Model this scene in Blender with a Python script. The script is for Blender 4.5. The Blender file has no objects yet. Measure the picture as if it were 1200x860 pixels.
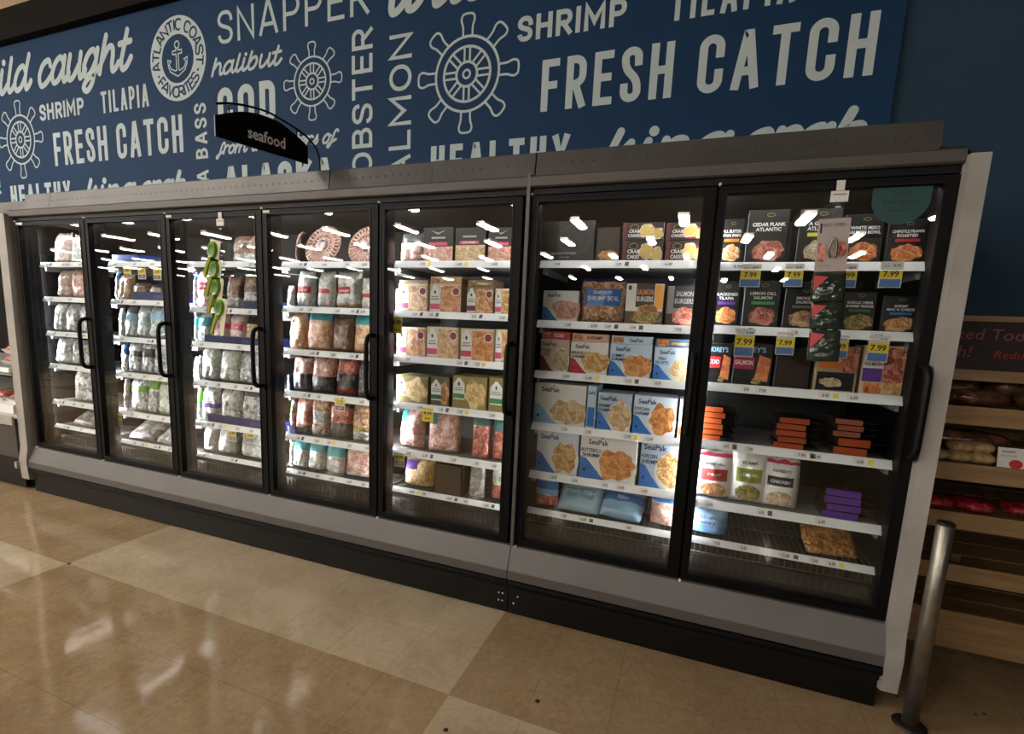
import bpy, math, random
from mathutils import Vector, Matrix, noise
scene = bpy.context.scene
COL = scene.collection
# ------------------------------------------------------------------ camera, light, exposure
cam_data = bpy.data.cameras.new('camera'); cam = bpy.data.objects.new('camera', cam_data); COL.objects.link(cam)
YAW, PITCH, ROLL = -0.353, -0.147, 0.044
fw = Vector((math.sin(YAW)*math.cos(PITCH), math.cos(YAW)*math.cos(PITCH), math.sin(PITCH)))
rt0 = Vector((math.cos(YAW), -math.sin(YAW), 0)); up0 = rt0.cross(fw)
rt = rt0*math.cos(ROLL) + up0*math.sin(ROLL); up = -rt0*math.sin(ROLL) + up0*math.cos(ROLL)
M = Matrix((rt, up, -fw)).transposed().to_4x4(); M.translation = Vector((4.608, -2.176, 1.431))
cam.matrix_world = M
cam_data.sensor_fit = 'HORIZONTAL'; cam_data.sensor_width = 36.0
cam_data.lens = 574.7*36/1200; cam_data.shift_x = 6.7/1200; cam_data.shift_y = 35.5/1200
cam_data.clip_start = 0.05; cam_data.clip_end = 100
scene.camera = cam
vs = scene.view_settings; vs.view_transform = 'Standard'; vs.look = 'None'; vs.gamma = 1.0; vs.use_curve_mapping = False
vs.exposure = 0.0
w = bpy.data.worlds.new('store_dark'); scene.world = w; w.use_nodes = True
w.node_tree.nodes['Background'].inputs[0].default_value = (0.30, 0.27, 0.24, 1)
w.node_tree.nodes['Background'].inputs[1].default_value = 0.05
TOP_FILL_STRENGTH = 20.0  # added fill bar inside the top of each case
LED_STRENGTH = 135.0        # freezer mullion lights
CEILING_STRENGTH = 82.0     # store ceiling fixtures
scene.cycles.max_bounces = 8; scene.cycles.transparent_max_bounces = 16
scene.cycles.diffuse_bounces = 4; scene.cycles.glossy_bounces = 4
scene.cycles.sample_clamp_indirect = 6.0
scene.cycles.caustics_reflective = False; scene.cycles.caustics_refractive = False

# ------------------------------------------------------------------ materials
def lin(c):
    r = []
    for v in c[:3]:
        v = v/255.0
        r.append(v/12.92 if v <= 0.04045 else ((v+0.055)/1.055)**2.4)
    return (*r, 1.0)
MATS = {}
def base_mat(key):
    m = bpy.data.materials.new(key); m.use_nodes = True
    nt = m.node_tree; return m, nt, nt.nodes['Principled BSDF']
def N(nt, t, **kw):
    n = nt.nodes.new(t)
    for k, v in kw.items():
        if k.startswith('i_'):
            n.inputs[k[2:].replace('_', ' ')].default_value = v
        else: setattr(n, k, v)
    return n
def ramp(nt, fac, stops):
    r = N(nt, 'ShaderNodeValToRGB'); e = r.color_ramp.elements
    while len(e) < len(stops): e.new(0.5)
    for el, (p, c) in zip(e, stops): el.position = p; el.color = lin(c)
    nt.links.new(fac, r.inputs[0]); return r.outputs[0]
def plain(key, col, rough=0.5, metal=0.0, spec=0.5, mottle=0.0, scale=8.0, bump=0.0, coat=0.0):
    if key in MATS: return MATS[key]
    m, nt, b = base_mat(key)
    b.inputs['Roughness'].default_value = rough; b.inputs['Metallic'].default_value = metal
    b.inputs['Specular IOR Level'].default_value = spec; b.inputs['Coat Weight'].default_value = coat
    b.inputs['Base Color'].default_value = lin(col)
    if mottle or bump:
        tc = N(nt, 'ShaderNodeTexCoord'); nz = N(nt, 'ShaderNodeTexNoise', i_Scale=scale, i_Detail=4.0)
        nt.links.new(tc.outputs['Object'], nz.inputs['Vector'])
        if mottle:
            lo = tuple(max(0, v*(1-mottle)) for v in col); hi = tuple(min(255, v*(1+mottle)) for v in col)
            nt.links.new(ramp(nt, nz.outputs['Fac'], [(0.3, lo), (0.7, hi)]), b.inputs['Base Color'])
        if bump:
            bp = N(nt, 'ShaderNodeBump', i_Strength=bump, i_Distance=0.004)
            nt.links.new(nz.outputs['Fac'], bp.inputs['Height']); nt.links.new(bp.outputs[0], b.inputs['Normal'])
    MATS[key] = m; return m
def ink(col): return plain('print_%d_%d_%d' % tuple(int(v) for v in col), col, 0.38)
def contents(key, c1, c2, scale=38.0, rough=0.3, coat=0.5, bump=0.7):
    """lumpy frozen food seen through its clear bag, or printed food"""
    if key in MATS: return MATS[key]
    m, nt, b = base_mat(key)
    tc = N(nt, 'ShaderNodeTexCoord')
    wz = N(nt, 'ShaderNodeTexNoise', i_Scale=scale*0.6, i_Detail=2.0)
    nt.links.new(tc.outputs['Object'], wz.inputs['Vector'])
    mx = N(nt, 'ShaderNodeMixRGB', i_Fac=0.03); nt.links.new(tc.outputs['Object'], mx.inputs[1]); nt.links.new(wz.outputs['Color'], mx.inputs[2])
    vo = N(nt, 'ShaderNodeTexVoronoi', i_Scale=scale); vo.feature = 'F1'; nt.links.new(mx.outputs[0], vo.inputs['Vector'])
    nz = N(nt, 'ShaderNodeTexNoise', i_Scale=scale*2.2, i_Detail=3.0); nt.links.new(tc.outputs['Object'], nz.inputs['Vector'])
    sp = N(nt, 'ShaderNodeSeparateColor'); nt.links.new(vo.outputs['Color'], sp.inputs[0])
    ad = N(nt, 'ShaderNodeMath', operation='MULTIPLY_ADD'); ad.inputs[1].default_value = 0.55
    nt.links.new(sp.outputs[0], ad.inputs[0]); nt.links.new(nz.outputs['Fac'], ad.inputs[2])
    mid = tuple((a+c)/2 for a, c in zip(c1, c2))
    dk = tuple(v*0.62 for v in c1)
    nt.links.new(ramp(nt, ad.outputs[0], [(0.3, dk), (0.5, c1), (0.75, mid), (1.0, c2)]), b.inputs['Base Color'])
    b.inputs['Roughness'].default_value = rough; b.inputs['Coat Weight'].default_value = min(1, coat*1.7); b.inputs['Coat Roughness'].default_value = 0.10
    cz = N(nt, 'ShaderNodeTexNoise', i_Scale=20.0, i_Detail=3.0, i_Distortion=2.5); nt.links.new(tc.outputs['Object'], cz.inputs['Vector'])
    cb = N(nt, 'ShaderNodeBump', i_Strength=0.9, i_Distance=0.012); nt.links.new(cz.outputs['Fac'], cb.inputs['Height']); nt.links.new(cb.outputs[0], b.inputs['Coat Normal'])
    iv = N(nt, 'ShaderNodeMath', operation='MULTIPLY_ADD'); iv.inputs[1].default_value = -1.2; nt.links.new(vo.outputs['Distance'], iv.inputs[0]); nt.links.new(nz.outputs['Fac'], iv.inputs[2])
    bp = N(nt, 'ShaderNodeBump', i_Strength=bump, i_Distance=0.006); nt.links.new(iv.outputs[0], bp.inputs['Height']); nt.links.new(bp.outputs[0], b.inputs['Normal'])
    MATS[key] = m; return m
def emitter(key, col, s):
    m, nt, b = base_mat(key); b.inputs['Base Color'].default_value = (0.8, 0.8, 0.8, 1)
    b.inputs['Emission Color'].default_value = lin(col); b.inputs['Emission Strength'].default_value = s
    MATS[key] = m; return m
def glass_mat(key, tint, ior, refl_rough=0.0):
    m = bpy.data.materials.new(key); m.use_nodes = True; nt = m.node_tree
    nt.nodes.remove(nt.nodes['Principled BSDF']); out = nt.nodes['Material Output']
    tr = N(nt, 'ShaderNodeBsdfTransparent'); tr.inputs[0].default_value = tint
    gl = N(nt, 'ShaderNodeBsdfGlossy'); gl.inputs['Roughness'].default_value = refl_rough
    geo = N(nt, 'ShaderNodeNewGeometry'); dt = N(nt, 'ShaderNodeVectorMath', operation='DOT_PRODUCT')
    nt.links.new(geo.outputs['Normal'], dt.inputs[0]); nt.links.new(geo.outputs['Incoming'], dt.inputs[1])
    ab = N(nt, 'ShaderNodeMath', operation='ABSOLUTE'); nt.links.new(dt.outputs['Value'], ab.inputs[0])
    om = N(nt, 'ShaderNodeMath', operation='SUBTRACT'); om.inputs[0].default_value = 1.0; nt.links.new(ab.outputs[0], om.inputs[1])
    pw = N(nt, 'ShaderNodeMath', operation='POWER'); nt.links.new(om.outputs[0], pw.inputs[0]); pw.inputs[1].default_value = 5.0
    f0 = ((ior-1)/(ior+1))**2
    fr = N(nt, 'ShaderNodeMath', operation='MULTIPLY_ADD'); nt.links.new(pw.outputs[0], fr.inputs[0]); fr.inputs[1].default_value = 1-f0; fr.inputs[2].default_value = f0
    tc = N(nt, 'ShaderNodeTexCoord'); nz = N(nt, 'ShaderNodeTexNoise', i_Scale=2.2, i_Detail=1.0); nt.links.new(tc.outputs['Object'], nz.inputs['Vector'])
    bp = N(nt, 'ShaderNodeBump', i_Strength=0.25, i_Distance=0.004); nt.links.new(nz.outputs['Fac'], bp.inputs['Height'])
    nt.links.new(bp.outputs[0], gl.inputs['Normal'])
    mx = N(nt, 'ShaderNodeMixShader'); nt.links.new(fr.outputs[0], mx.inputs[0]); nt.links.new(tr.outputs[0], mx.inputs[1]); nt.links.new(gl.outputs[0], mx.inputs[2])
    nt.links.new(mx.outputs[0], out.inputs[0]); MATS[key] = m; return m
def wood(key, c1, c2):
    if key in MATS: return MATS[key]
    m, nt, b = base_mat(key)
    tc = N(nt, 'ShaderNodeTexCoord'); mp = N(nt, 'ShaderNodeMapping'); mp.inputs['Scale'].default_value = (1.2, 14, 14)
    nt.links.new(tc.outputs['Object'], mp.inputs[0])
    nz = N(nt, 'ShaderNodeTexNoise', i_Scale=3.0, i_Detail=6.0); nt.links.new(mp.outputs[0], nz.inputs['Vector'])
    nt.links.new(ramp(nt, nz.outputs['Fac'], [(0.3, c1), (0.7, c2)]), b.inputs['Base Color'])
    b.inputs['Roughness'].default_value = 0.45; MATS[key] = m; return m
def floor_mat():
    m, nt, b = base_mat('vinyl_floor_tile')
    tc = N(nt, 'ShaderNodeTexCoord'); mp = N(nt, 'ShaderNodeMapping')
    # tile grid origin at a block corner, grid turned by -0.01 rad against the freezers
    nt.links.new(tc.outputs['Object'], mp.inputs[0]); mp.vector_type = 'TEXTURE'
    mp.inputs['Location'].default_value = (1.453, -0.603, 0); mp.inputs['Rotation'].default_value = (0, 0, -0.010)
    ck = N(nt, 'ShaderNodeTexChecker', i_Scale=1/2.4); nt.links.new(mp.outputs[0], ck.inputs['Vector'])
    off = N(nt, 'ShaderNodeMapping'); off.inputs['Location'].default_value = (0, 0, 0.5); nt.links.new(mp.outputs[0], off.inputs[0]); nt.links.new(off.outputs[0], ck.inputs['Vector'])
    br = N(nt, 'ShaderNodeTexBrick', i_Scale=1.0); br.offset = 0.0; br.squash = 1.0
    br.inputs['Brick Width'].default_value = 0.3; br.inputs['Row Height'].default_value = 0.3; br.inputs['Mortar Size'].default_value = 0.0016
    br.inputs['Mortar Smooth'].default_value = 0.2; br.inputs['Bias'].default_value = 0.0
    br.inputs['Color1'].default_value = (0.93, 0.93, 0.93, 1); br.inputs['Color2'].default_value = (1, 1, 1, 1); br.inputs['Mortar'].default_value = (0.74, 0.70, 0.65, 1)
    nt.links.new(mp.outputs[0], br.inputs['Vector'])
    n1 = N(nt, 'ShaderNodeTexNoise', i_Scale=26.0, i_Detail=6.0, i_Distortion=1.4); nt.links.new(tc.outputs['Object'], n1.inputs['Vector'])
    n2 = N(nt, 'ShaderNodeTexNoise', i_Scale=3.0, i_Detail=4.0); nt.links.new(tc.outputs['Object'], n2.inputs['Vector'])
    dark = ramp(nt, n1.outputs['Fac'], [(0.32, FLOOR_D1), (0.68, FLOOR_D2)]); light = ramp(nt, n1.outputs['Fac'], [(0.32, FLOOR_L1), (0.68, FLOOR_L2)])
    mx = N(nt, 'ShaderNodeMixRGB'); nt.links.new(ck.outputs['Fac'], mx.inputs[0]); nt.links.new(dark, mx.inputs[1]); nt.links.new(light, mx.inputs[2])
    m2 = N(nt, 'ShaderNodeMixRGB', blend_type='MULTIPLY', i_Fac=1.0); nt.links.new(mx.outputs[0], m2.inputs[1]); nt.links.new(br.outputs['Color'], m2.inputs[2])
    m3 = N(nt, 'ShaderNodeMixRGB', blend_type='MULTIPLY', i_Fac=1.0); nt.links.new(m2.outputs[0], m3.inputs[1])
    nt.links.new(ramp(nt, n2.outputs['Fac'], [(0.25, (225, 220, 214)), (0.7, (255, 255, 255))]), m3.inputs[2])
    nt.links.new(m3.outputs[0], b.inputs['Base Color'])
    rr = N(nt, 'ShaderNodeMapRange'); rr.inputs['From Min'].default_value = 0.35; rr.inputs['From Max'].default_value = 0.7; rr.inputs['To Min'].default_value = 0.05; rr.inputs['To Max'].default_value = 0.13
    nt.links.new(n2.outputs['Fac'], rr.inputs['Value']); nt.links.new(rr.outputs[0], b.inputs['Roughness'])
    n3 = N(nt, 'ShaderNodeTexNoise', i_Scale=7.0, i_Detail=2.0); nt.links.new(tc.outputs['Object'], n3.inputs['Vector'])
    bp = N(nt, 'ShaderNodeBump', i_Strength=0.22, i_Distance=0.004); nt.links.new(n3.outputs['Fac'], bp.inputs['Height']); nt.links.new(bp.outputs[0], b.inputs['Normal'])
    b.inputs['Specular IOR Level'].default_value = 0.55
    return m
FLOOR_L1, FLOOR_L2 = (170, 143, 108), (188, 161, 124)
FLOOR_D1, FLOOR_D2 = (202, 182, 150), (216, 197, 165)
BLACK = plain('black_satin_metal', (9, 8, 8), 0.5, spec=0.14)
BLACKP = plain('black_plastic', (5, 5, 5), 0.45, spec=0.2)
KICK = plain('black_kick_plate', (6, 6, 5), 0.5, spec=0.3, mottle=0.25, scale=3)
GREY = plain('grey_painted_metal', (102, 99, 97), 0.45, mottle=0.05, scale=2.5)
GREYD = plain('dark_grey_painted_metal', (84, 80, 78), 0.45)
HOOD = plain('brushed_grey_sheet', (78, 75, 72), 0.42, metal=0.25, mottle=0.14, scale=2.2, bump=0.15)
FASCIA = plain('grey_fascia', (78, 74, 71), 0.5, mottle=0.08, scale=2.0)
ENDP = plain('pale_laminate', (164, 160, 154), 0.42, mottle=0.06, scale=5)
INNER = plain('freezer_liner', (40, 38, 36), 0.5)
WIRE = plain('rack_wire', (92, 90, 86), 0.4)

RAIL = plain('white_price_rail', (244, 246, 246), 0.4)
SHELFM = plain('grey_shelf_sheet', (150, 150, 148), 0.4)
WHITE = plain('white_paper', (232, 230, 226), 0.6)
STEEL = plain('brushed_steel', (150, 145, 136), 0.36, metal=0.9, mottle=0.1, scale=14)
GLASS = glass_mat('door_glass', (0.96, 0.97, 0.965, 1), 1.68)
CLEAR = glass_mat('clear_plastic', (0.90, 0.91, 0.91, 1), 1.3, 0.12)
TOPFILL = emitter('added_top_fill', (252, 252, 255), TOP_FILL_STRENGTH)  # emitter of the added fill bar
LED = emitter('led_lens', (252, 252, 255), LED_STRENGTH)
TUBE = emitter('ceiling_tube', (255, 246, 234), CEILING_STRENGTH)

# ------------------------------------------------------------------ mesh builder
class MB:
    def __init__(s): s.v = []; s.f = []; s.m = []; s.mats = []; s.sm = []
    def mi(s, mat):
        if mat not in s.mats: s.mats.append(mat)
        return s.mats.index(mat)
    def add(s, vs_, fs, mat, smooth=False):
        o = len(s.v); s.v += [tuple(v) for v in vs_]; i = s.mi(mat)
        for f in fs: s.f.append(tuple(a+o for a in f)); s.m.append(i); s.sm.append(smooth)
        return s
    def box(s, x0, x1, y0, y1, z0, z1, mat):
        return s.add([(x0,y0,z0),(x1,y0,z0),(x1,y1,z0),(x0,y1,z0),(x0,y0,z1),(x1,y0,z1),(x1,y1,z1),(x0,y1,z1)],
                     [(0,3,2,1),(4,5,6,7),(0,1,5,4),(1,2,6,5),(2,3,7,6),(3,0,4,7)], mat)
    def extrude_x(s, prof, x0, x1, mats):
        """closed (y,z) profile run along x; mats = one material or one per edge"""
        n = len(prof); vs_ = [(x0, y, z) for y, z in prof] + [(x1, y, z) for y, z in prof]
        for i in range(n):
            j = (i+1) % n
            s.add([vs_[i], vs_[j], vs_[n+j], vs_[n+i]], [(0, 1, 2, 3)], mats[i] if isinstance(mats, list) else mats)
        mm = mats[0] if isinstance(mats, list) else mats
        s.add(vs_[:n], [tuple(range(n))], mm); s.add(vs_[n:], [tuple(range(n-1, -1, -1))], mm); return s
    def poly_y(s, pts, y0, y1, mat):
        """polygon in x,z given thickness between y0 and y1"""
        n = len(pts); vs_ = [(x, y0, z) for x, z in pts] + [(x, y1, z) for x, z in pts]
        fs = [tuple(range(n)), tuple(range(2*n-1, n-1, -1))] + [((i+1) % n, i, n+i, n+(i+1) % n) for i in range(n)]
        return s.add(vs_, fs, mat)
    def flat(s, pts, y, mat): return s.add([(x, y, z) for x, z in pts], [tuple(range(len(pts)))], mat)
    def ell(s, cx, cz, rx, rz, y, mat, n=24, jag=0.0):
        if jag:
            return s.flat([(cx+rx*(1+jag*noise.noise(Vector((cx*90+2.2*math.cos(6.283*i/36), 2.2*math.sin(6.283*i/36), cz*70))))*math.cos(2*math.pi*i/36), cz+rz*(1+jag*noise.noise(Vector((cx*90+2.2*math.cos(6.283*i/36), 2.2*math.sin(6.283*i/36), cz*70))))*math.sin(2*math.pi*i/36)) for i in range(36)], y, mat)
        return s.flat([(cx+rx*math.cos(2*math.pi*i/n), cz+rz*math.sin(2*math.pi*i/n)) for i in range(n)], y, mat)
    def tube(s, pts, rad, mat, n=10, cap=True):
        pts = [Vector(p) for p in pts]; rr = rad if isinstance(rad, list) else [rad]*len(pts)
        prev = None; rings = []
        for i, p in enumerate(pts):
            t = (pts[min(i+1, len(pts)-1)] - pts[max(i-1, 0)]).normalized()
            if prev is None:
                a = Vector((0, 0, 1)) if abs(t.z) < 0.9 else Vector((1, 0, 0)); u = t.cross(a).normalized()
            else: u = (prev - t*prev.dot(t)).normalized()
            prev = u; v = t.cross(u)
            rings.append([p + (u*math.cos(2*math.pi*k/n) + v*math.sin(2*math.pi*k/n))*rr[i] for k in range(n)])
        vs_ = [q for r in rings for q in r]; fs = []
        for i in range(len(pts)-1):
            for k in range(n): fs.append((i*n+k, i*n+(k+1) % n, (i+1)*n+(k+1) % n, (i+1)*n+k))
        if cap: fs += [tuple(range(n-1, -1, -1)), tuple((len(pts)-1)*n+k for k in range(n))]
        return s.add(vs_, fs, mat, True)
    def lathe(s, prof, cx, cy, mat, n=24):
        vs_ = [(cx+r*math.cos(2*math.pi*k/n), cy+r*math.sin(2*math.pi*k/n), z) for r, z in prof for k in range(n)]
        fs = [(i*n+k, i*n+(k+1) % n, (i+1)*n+(k+1) % n, (i+1)*n+k) for i in range(len(prof)-1) for k in range(n)]
        return s.add(vs_, fs, mat, True)
    def build(s, name, parent=None, loc=None, rot=None, bevel=0.0):
        me = bpy.data.meshes.new(name); me.from_pydata(s.v, [], s.f)
        for m in s.mats: me.materials.append(m)
        me.polygons.foreach_set('material_index', s.m); me.polygons.foreach_set('use_smooth', s.sm); me.update()
        o = bpy.data.objects.new(name, me); COL.objects.link(o)
        if parent: o.parent = parent
        if loc: o.location = loc
        if rot: o.rotation_euler = rot
        if bevel:
            bm_ = o.modifiers.new('bevel', 'BEVEL'); bm_.width = bevel; bm_.segments = 2; bm_.limit_method = 'ANGLE'
        return o
def tag(o, label, cat, group=None):
    o['label'] = label; o['category'] = cat
    if group: o['group'] = group
    return o
def thing(name, label, cat, loc=(0, 0, 0), rot=(0, 0, 0), group=None):
    o = bpy.data.objects.new(name, None); o.empty_display_size = 0.1; COL.objects.link(o); o.location = loc; o.rotation_euler = rot
    return tag(o, label, cat, group)
def struct(o): o['kind'] = 'structure'; return o
def copy_tree(o, parent=None):
    c = o.copy(); COL.objects.link(c)
    if parent: c.parent = parent
    for ch in o.children: copy_tree(ch, c)
    return c

# ------------------------------------------------------------------ lettering: a stroke alphabet drawn as ribbons
def arc(cx, cy, r, a0, a1, n=9):
    return [(cx+r*math.cos(math.radians(a0+(a1-a0)*i/(n-1))), cy+r*math.sin(math.radians(a0+(a1-a0)*i/(n-1)))) for i in range(n)]
def bez(a, b, c, d, n=9):
    o = []
    for i in range(n):
        t = i/(n-1); u = 1-t
        o.append(tuple(u**3*p+3*u*u*t*q+3*u*t*t*r_+t**3*s_ for p, q, r_, s_ in zip(a, b, c, d)))
    return o
WID = dict(I=0.0, M=1.3, W=1.45, O=1.12, Q=1.12, C=1.05, G=1.08, N=1.05, A=1.12, V=1.1, E=0.85, F=0.82, L=0.8, S=0.92, T=1.0, P=0.92, B=0.95, R=0.95, D=1.0, K=0.98, H=1.0, Y=1.05, U=1.0, X=1.0, Z=0.95)
def glyph(ch, W, H):
    r = min(W, H)/2
    if ch == 'I': return [[(0, 0), (0, H)]]
    if ch == 'H': return [[(0, 0), (0, H)], [(W, 0), (W, H)], [(0, H*.52), (W, H*.52)]]
    if ch == 'E': return [[(W, 0), (0, 0), (0, H), (W, H)], [(0, H*.52), (W*.88, H*.52)]]
    if ch == 'F': return [[(0, 0), (0, H), (W, H)], [(0, H*.5), (W*.85, H*.5)]]
    if ch == 'L': return [[(0, H), (0, 0), (W, 0)]]
    if ch == 'T': return [[(0, H), (W, H)], [(W/2, H), (W/2, 0)]]
    if ch == 'N': return [[(0, 0), (0, H), (W, 0), (W, H)]]
    if ch == 'M': return [[(0, 0), (0, H), (W/2, H*.28), (W, H), (W, 0)]]
    if ch == 'W': return [[(0, H), (W*.25, 0), (W/2, H*.8), (W*.75, 0), (W, H)]]
    if ch == 'V': return [[(0, H), (W/2, 0), (W, H)]]
    if ch == 'X': return [[(0, H), (W, 0)], [(0, 0), (W, H)]]
    if ch == 'Z': return [[(0, H), (W, H), (0, 0), (W, 0)]]
    if ch == 'A': return [[(0, 0), (W*.44, H), (W*.56, H), (W, 0)], [(W*.15, H*.28), (W*.85, H*.28)]]
    if ch == 'K': return [[(0, 0), (0, H)], [(W, H), (0, H*.42)], [(W*.35, H*.62), (W, 0)]]
    if ch == 'Y': return [[(0, H), (W/2, H*.45), (W, H)], [(W/2, H*.45), (W/2, 0)]]
    if ch in 'OQ': return [arc(W-r, H-r, r, 0, 90)+arc(r, H-r, r, 90, 180)+arc(r, r, r, 180, 270)+arc(W-r, r, r, 270, 360)+[(W, H-r)]]
    if ch in 'CG':
        top = [(W, H*.70)] if W < H*.7 else []; e0 = 0 if W < H*.7 else 40
        p = top+arc(W-r, H-r, r, e0, 90)+arc(r, H-r, r, 90, 180)+arc(r, r, r, 180, 270)+arc(W-r, r, r, 270, 360-e0)+([(W, H*.30)] if top else [])
        return [p]+([[(W, H*.3), (W, H*.45), (W*.55, H*.45)]] if ch == 'G' else [])
    if ch == 'U': return [[(0, H)]+arc(r, r, r, 180, 270)+arc(W-r, r, r, 270, 360)+[(W, H)]]
    if ch == 'D': return [[(0, H), (W-r, H)]+arc(W-r, H-r, r, 90, 0)+arc(W-r, r, r, 0, -90)+[(0, 0), (0, H)]]
    if ch in 'PR':
        q = min(W*.6, H*.26)
        p = [[(0, 0), (0, H), (W-q, H)]+arc(W-q, H-q, q, 90, 0)+arc(W-q, H*.46+q, q, 0, -90)+[(0, H*.46)]]
        return p+([[(W*.45, H*.46), (W, 0)]] if ch == 'R' else [])
    if ch == 'B':
        q = min(W*.5, H*.23); t = min(W*.6, H*.27); x = W*.92
        return [[(0, 0), (0, H), (x-q, H)]+arc(x-q, H-q, q, 90, -90)+[(0, H-2*q)], [(x-q, H-2*q), (W-t, 2*t)]+arc(W-t, t, t, 90, -90)+[(0, 0)]]
    if ch == 'S':
        r = min(W/2, H*.25)
        return [[(W, H*.76)]+arc(W-r, H-r, r, 15, 90)+arc(r, H-r, r, 90, 180)+bez((0, H-r), (0, H*.46), (W, H*.56), (W, r))+arc(W-r, r, r, 0, -90)+arc(r, r, r, 270, 180)+[(0, H*.24)]]
    return []
def ribbon(pl, t, out, caps=False):
    """flat ribbon of width t along a 2-D polyline, with mitred corners"""
    P = [Vector(p) for p in pl]; Q = [P[0]]
    for p in P[1:]:
        if (p-Q[-1]).length > 1e-5: Q.append(p)
    P = Q; n = len(P)
    if n < 2: return
    if n == 2 and caps and (P[0]-P[1]).length < t*.5:
        out.append((1.5, [P[0]+Vector((math.cos(2*math.pi*k/14), math.sin(2*math.pi*k/14)))*t*.62 for k in range(14)])); return
    closed = (P[0]-P[-1]).length < 1e-4
    if closed: P = P[:-1]; n -= 1
    h = t/2; L = []; R_ = []
    for i in range(n):
        a = P[i-1] if (i > 0 or closed) else None; b = P[(i+1) % n] if (i < n-1 or closed) else None
        d1 = (P[i]-a).normalized() if a is not None else None; d2 = (b-P[i]).normalized() if b is not None else None
        if d1 is None: d1 = d2
        if d2 is None: d2 = d1
        n1 = Vector((-d1.y, d1.x)); n2 = Vector((-d2.y, d2.x)); mm = n1+n2
        if mm.length < 0.3: mm = n1
        mm.normalize(); k = h/max(0.45, mm.dot(n1))
        L.append(P[i]+mm*k); R_.append(P[i]-mm*k)
    base = 4*(sum(1 for q in out if q[0] >= 0 and q[0] % 4 == 3) % 4)
    for i in range(n if closed else n-1):
        j = (i+1) % n; out.append((base+i % 3, [R_[i], R_[j], L[j], L[i]]))
    out.append((base+3, []))
    if caps:
        for p in (P[0], P[-1]): out.append((base+3.5, [p+Vector((math.cos(2*math.pi*k/12), math.sin(2*math.pi*k/12)))*h for k in range(12)]))
def ends(pl, e):
    a, b, c, d = Vector(pl[0]), Vector(pl[1]), Vector(pl[-2]), Vector(pl[-1])
    if (a-d).length < 1e-4: return pl
    return [tuple(a+(a-b).normalized()*e)]+list(pl[1:-1])+[tuple(d+(d-c).normalized()*e)]
def word(s, x0, x1, H, t, lsp=None):
    """quads for a word in capitals filling x0..x1 with cap height H and stroke t (outer sizes)"""
    ws = [0.5 if c == ' ' else WID[c] for c in s]
    gap = t*0.62 + H*0.03 if lsp is None else lsp
    space = gap*(len(s)-1); tot = (x1-x0) - space - t*len([c for c in s if c != ' '])
    k = tot/sum(ws); out = []; x = x0
    for c, w_ in zip(s, ws):
        if c == ' ': x += k*w_+gap; out.append((-1, [])); continue
        for pl in glyph(c, w_*k, H-t): ribbon(ends([(p[0]+x+t/2, p[1]+t/2) for p in pl], t/2), t, out)
        x += k*w_+t+gap
    return out
def catmull(P, n=5):
    if len(P) < 3: return P
    P = [P[0]]+list(P)+[P[-1]]; o = []
    for i in range(1, len(P)-2):
        for k in range(n):
            t = k/n; o.append(tuple(0.5*((2*b)+(-a+c)*t+(2*a-5*b+4*c-d)*t*t+(-a+3*b-3*c+d)*t**3) for a, b, c, d in zip(P[i-1], P[i], P[i+1], P[i+2])))
    o.append(P[-2]); return o
ASC = 1.43
OVAL = [(.72, .72), (.5, 1), (.2, .85), (.05, .4), (.2, .02), (.5, .1), (.72, .5)]
TAIL = [(.78, .25), (.88, 0), (1.05, .12), (1.15, .3)]
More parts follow.
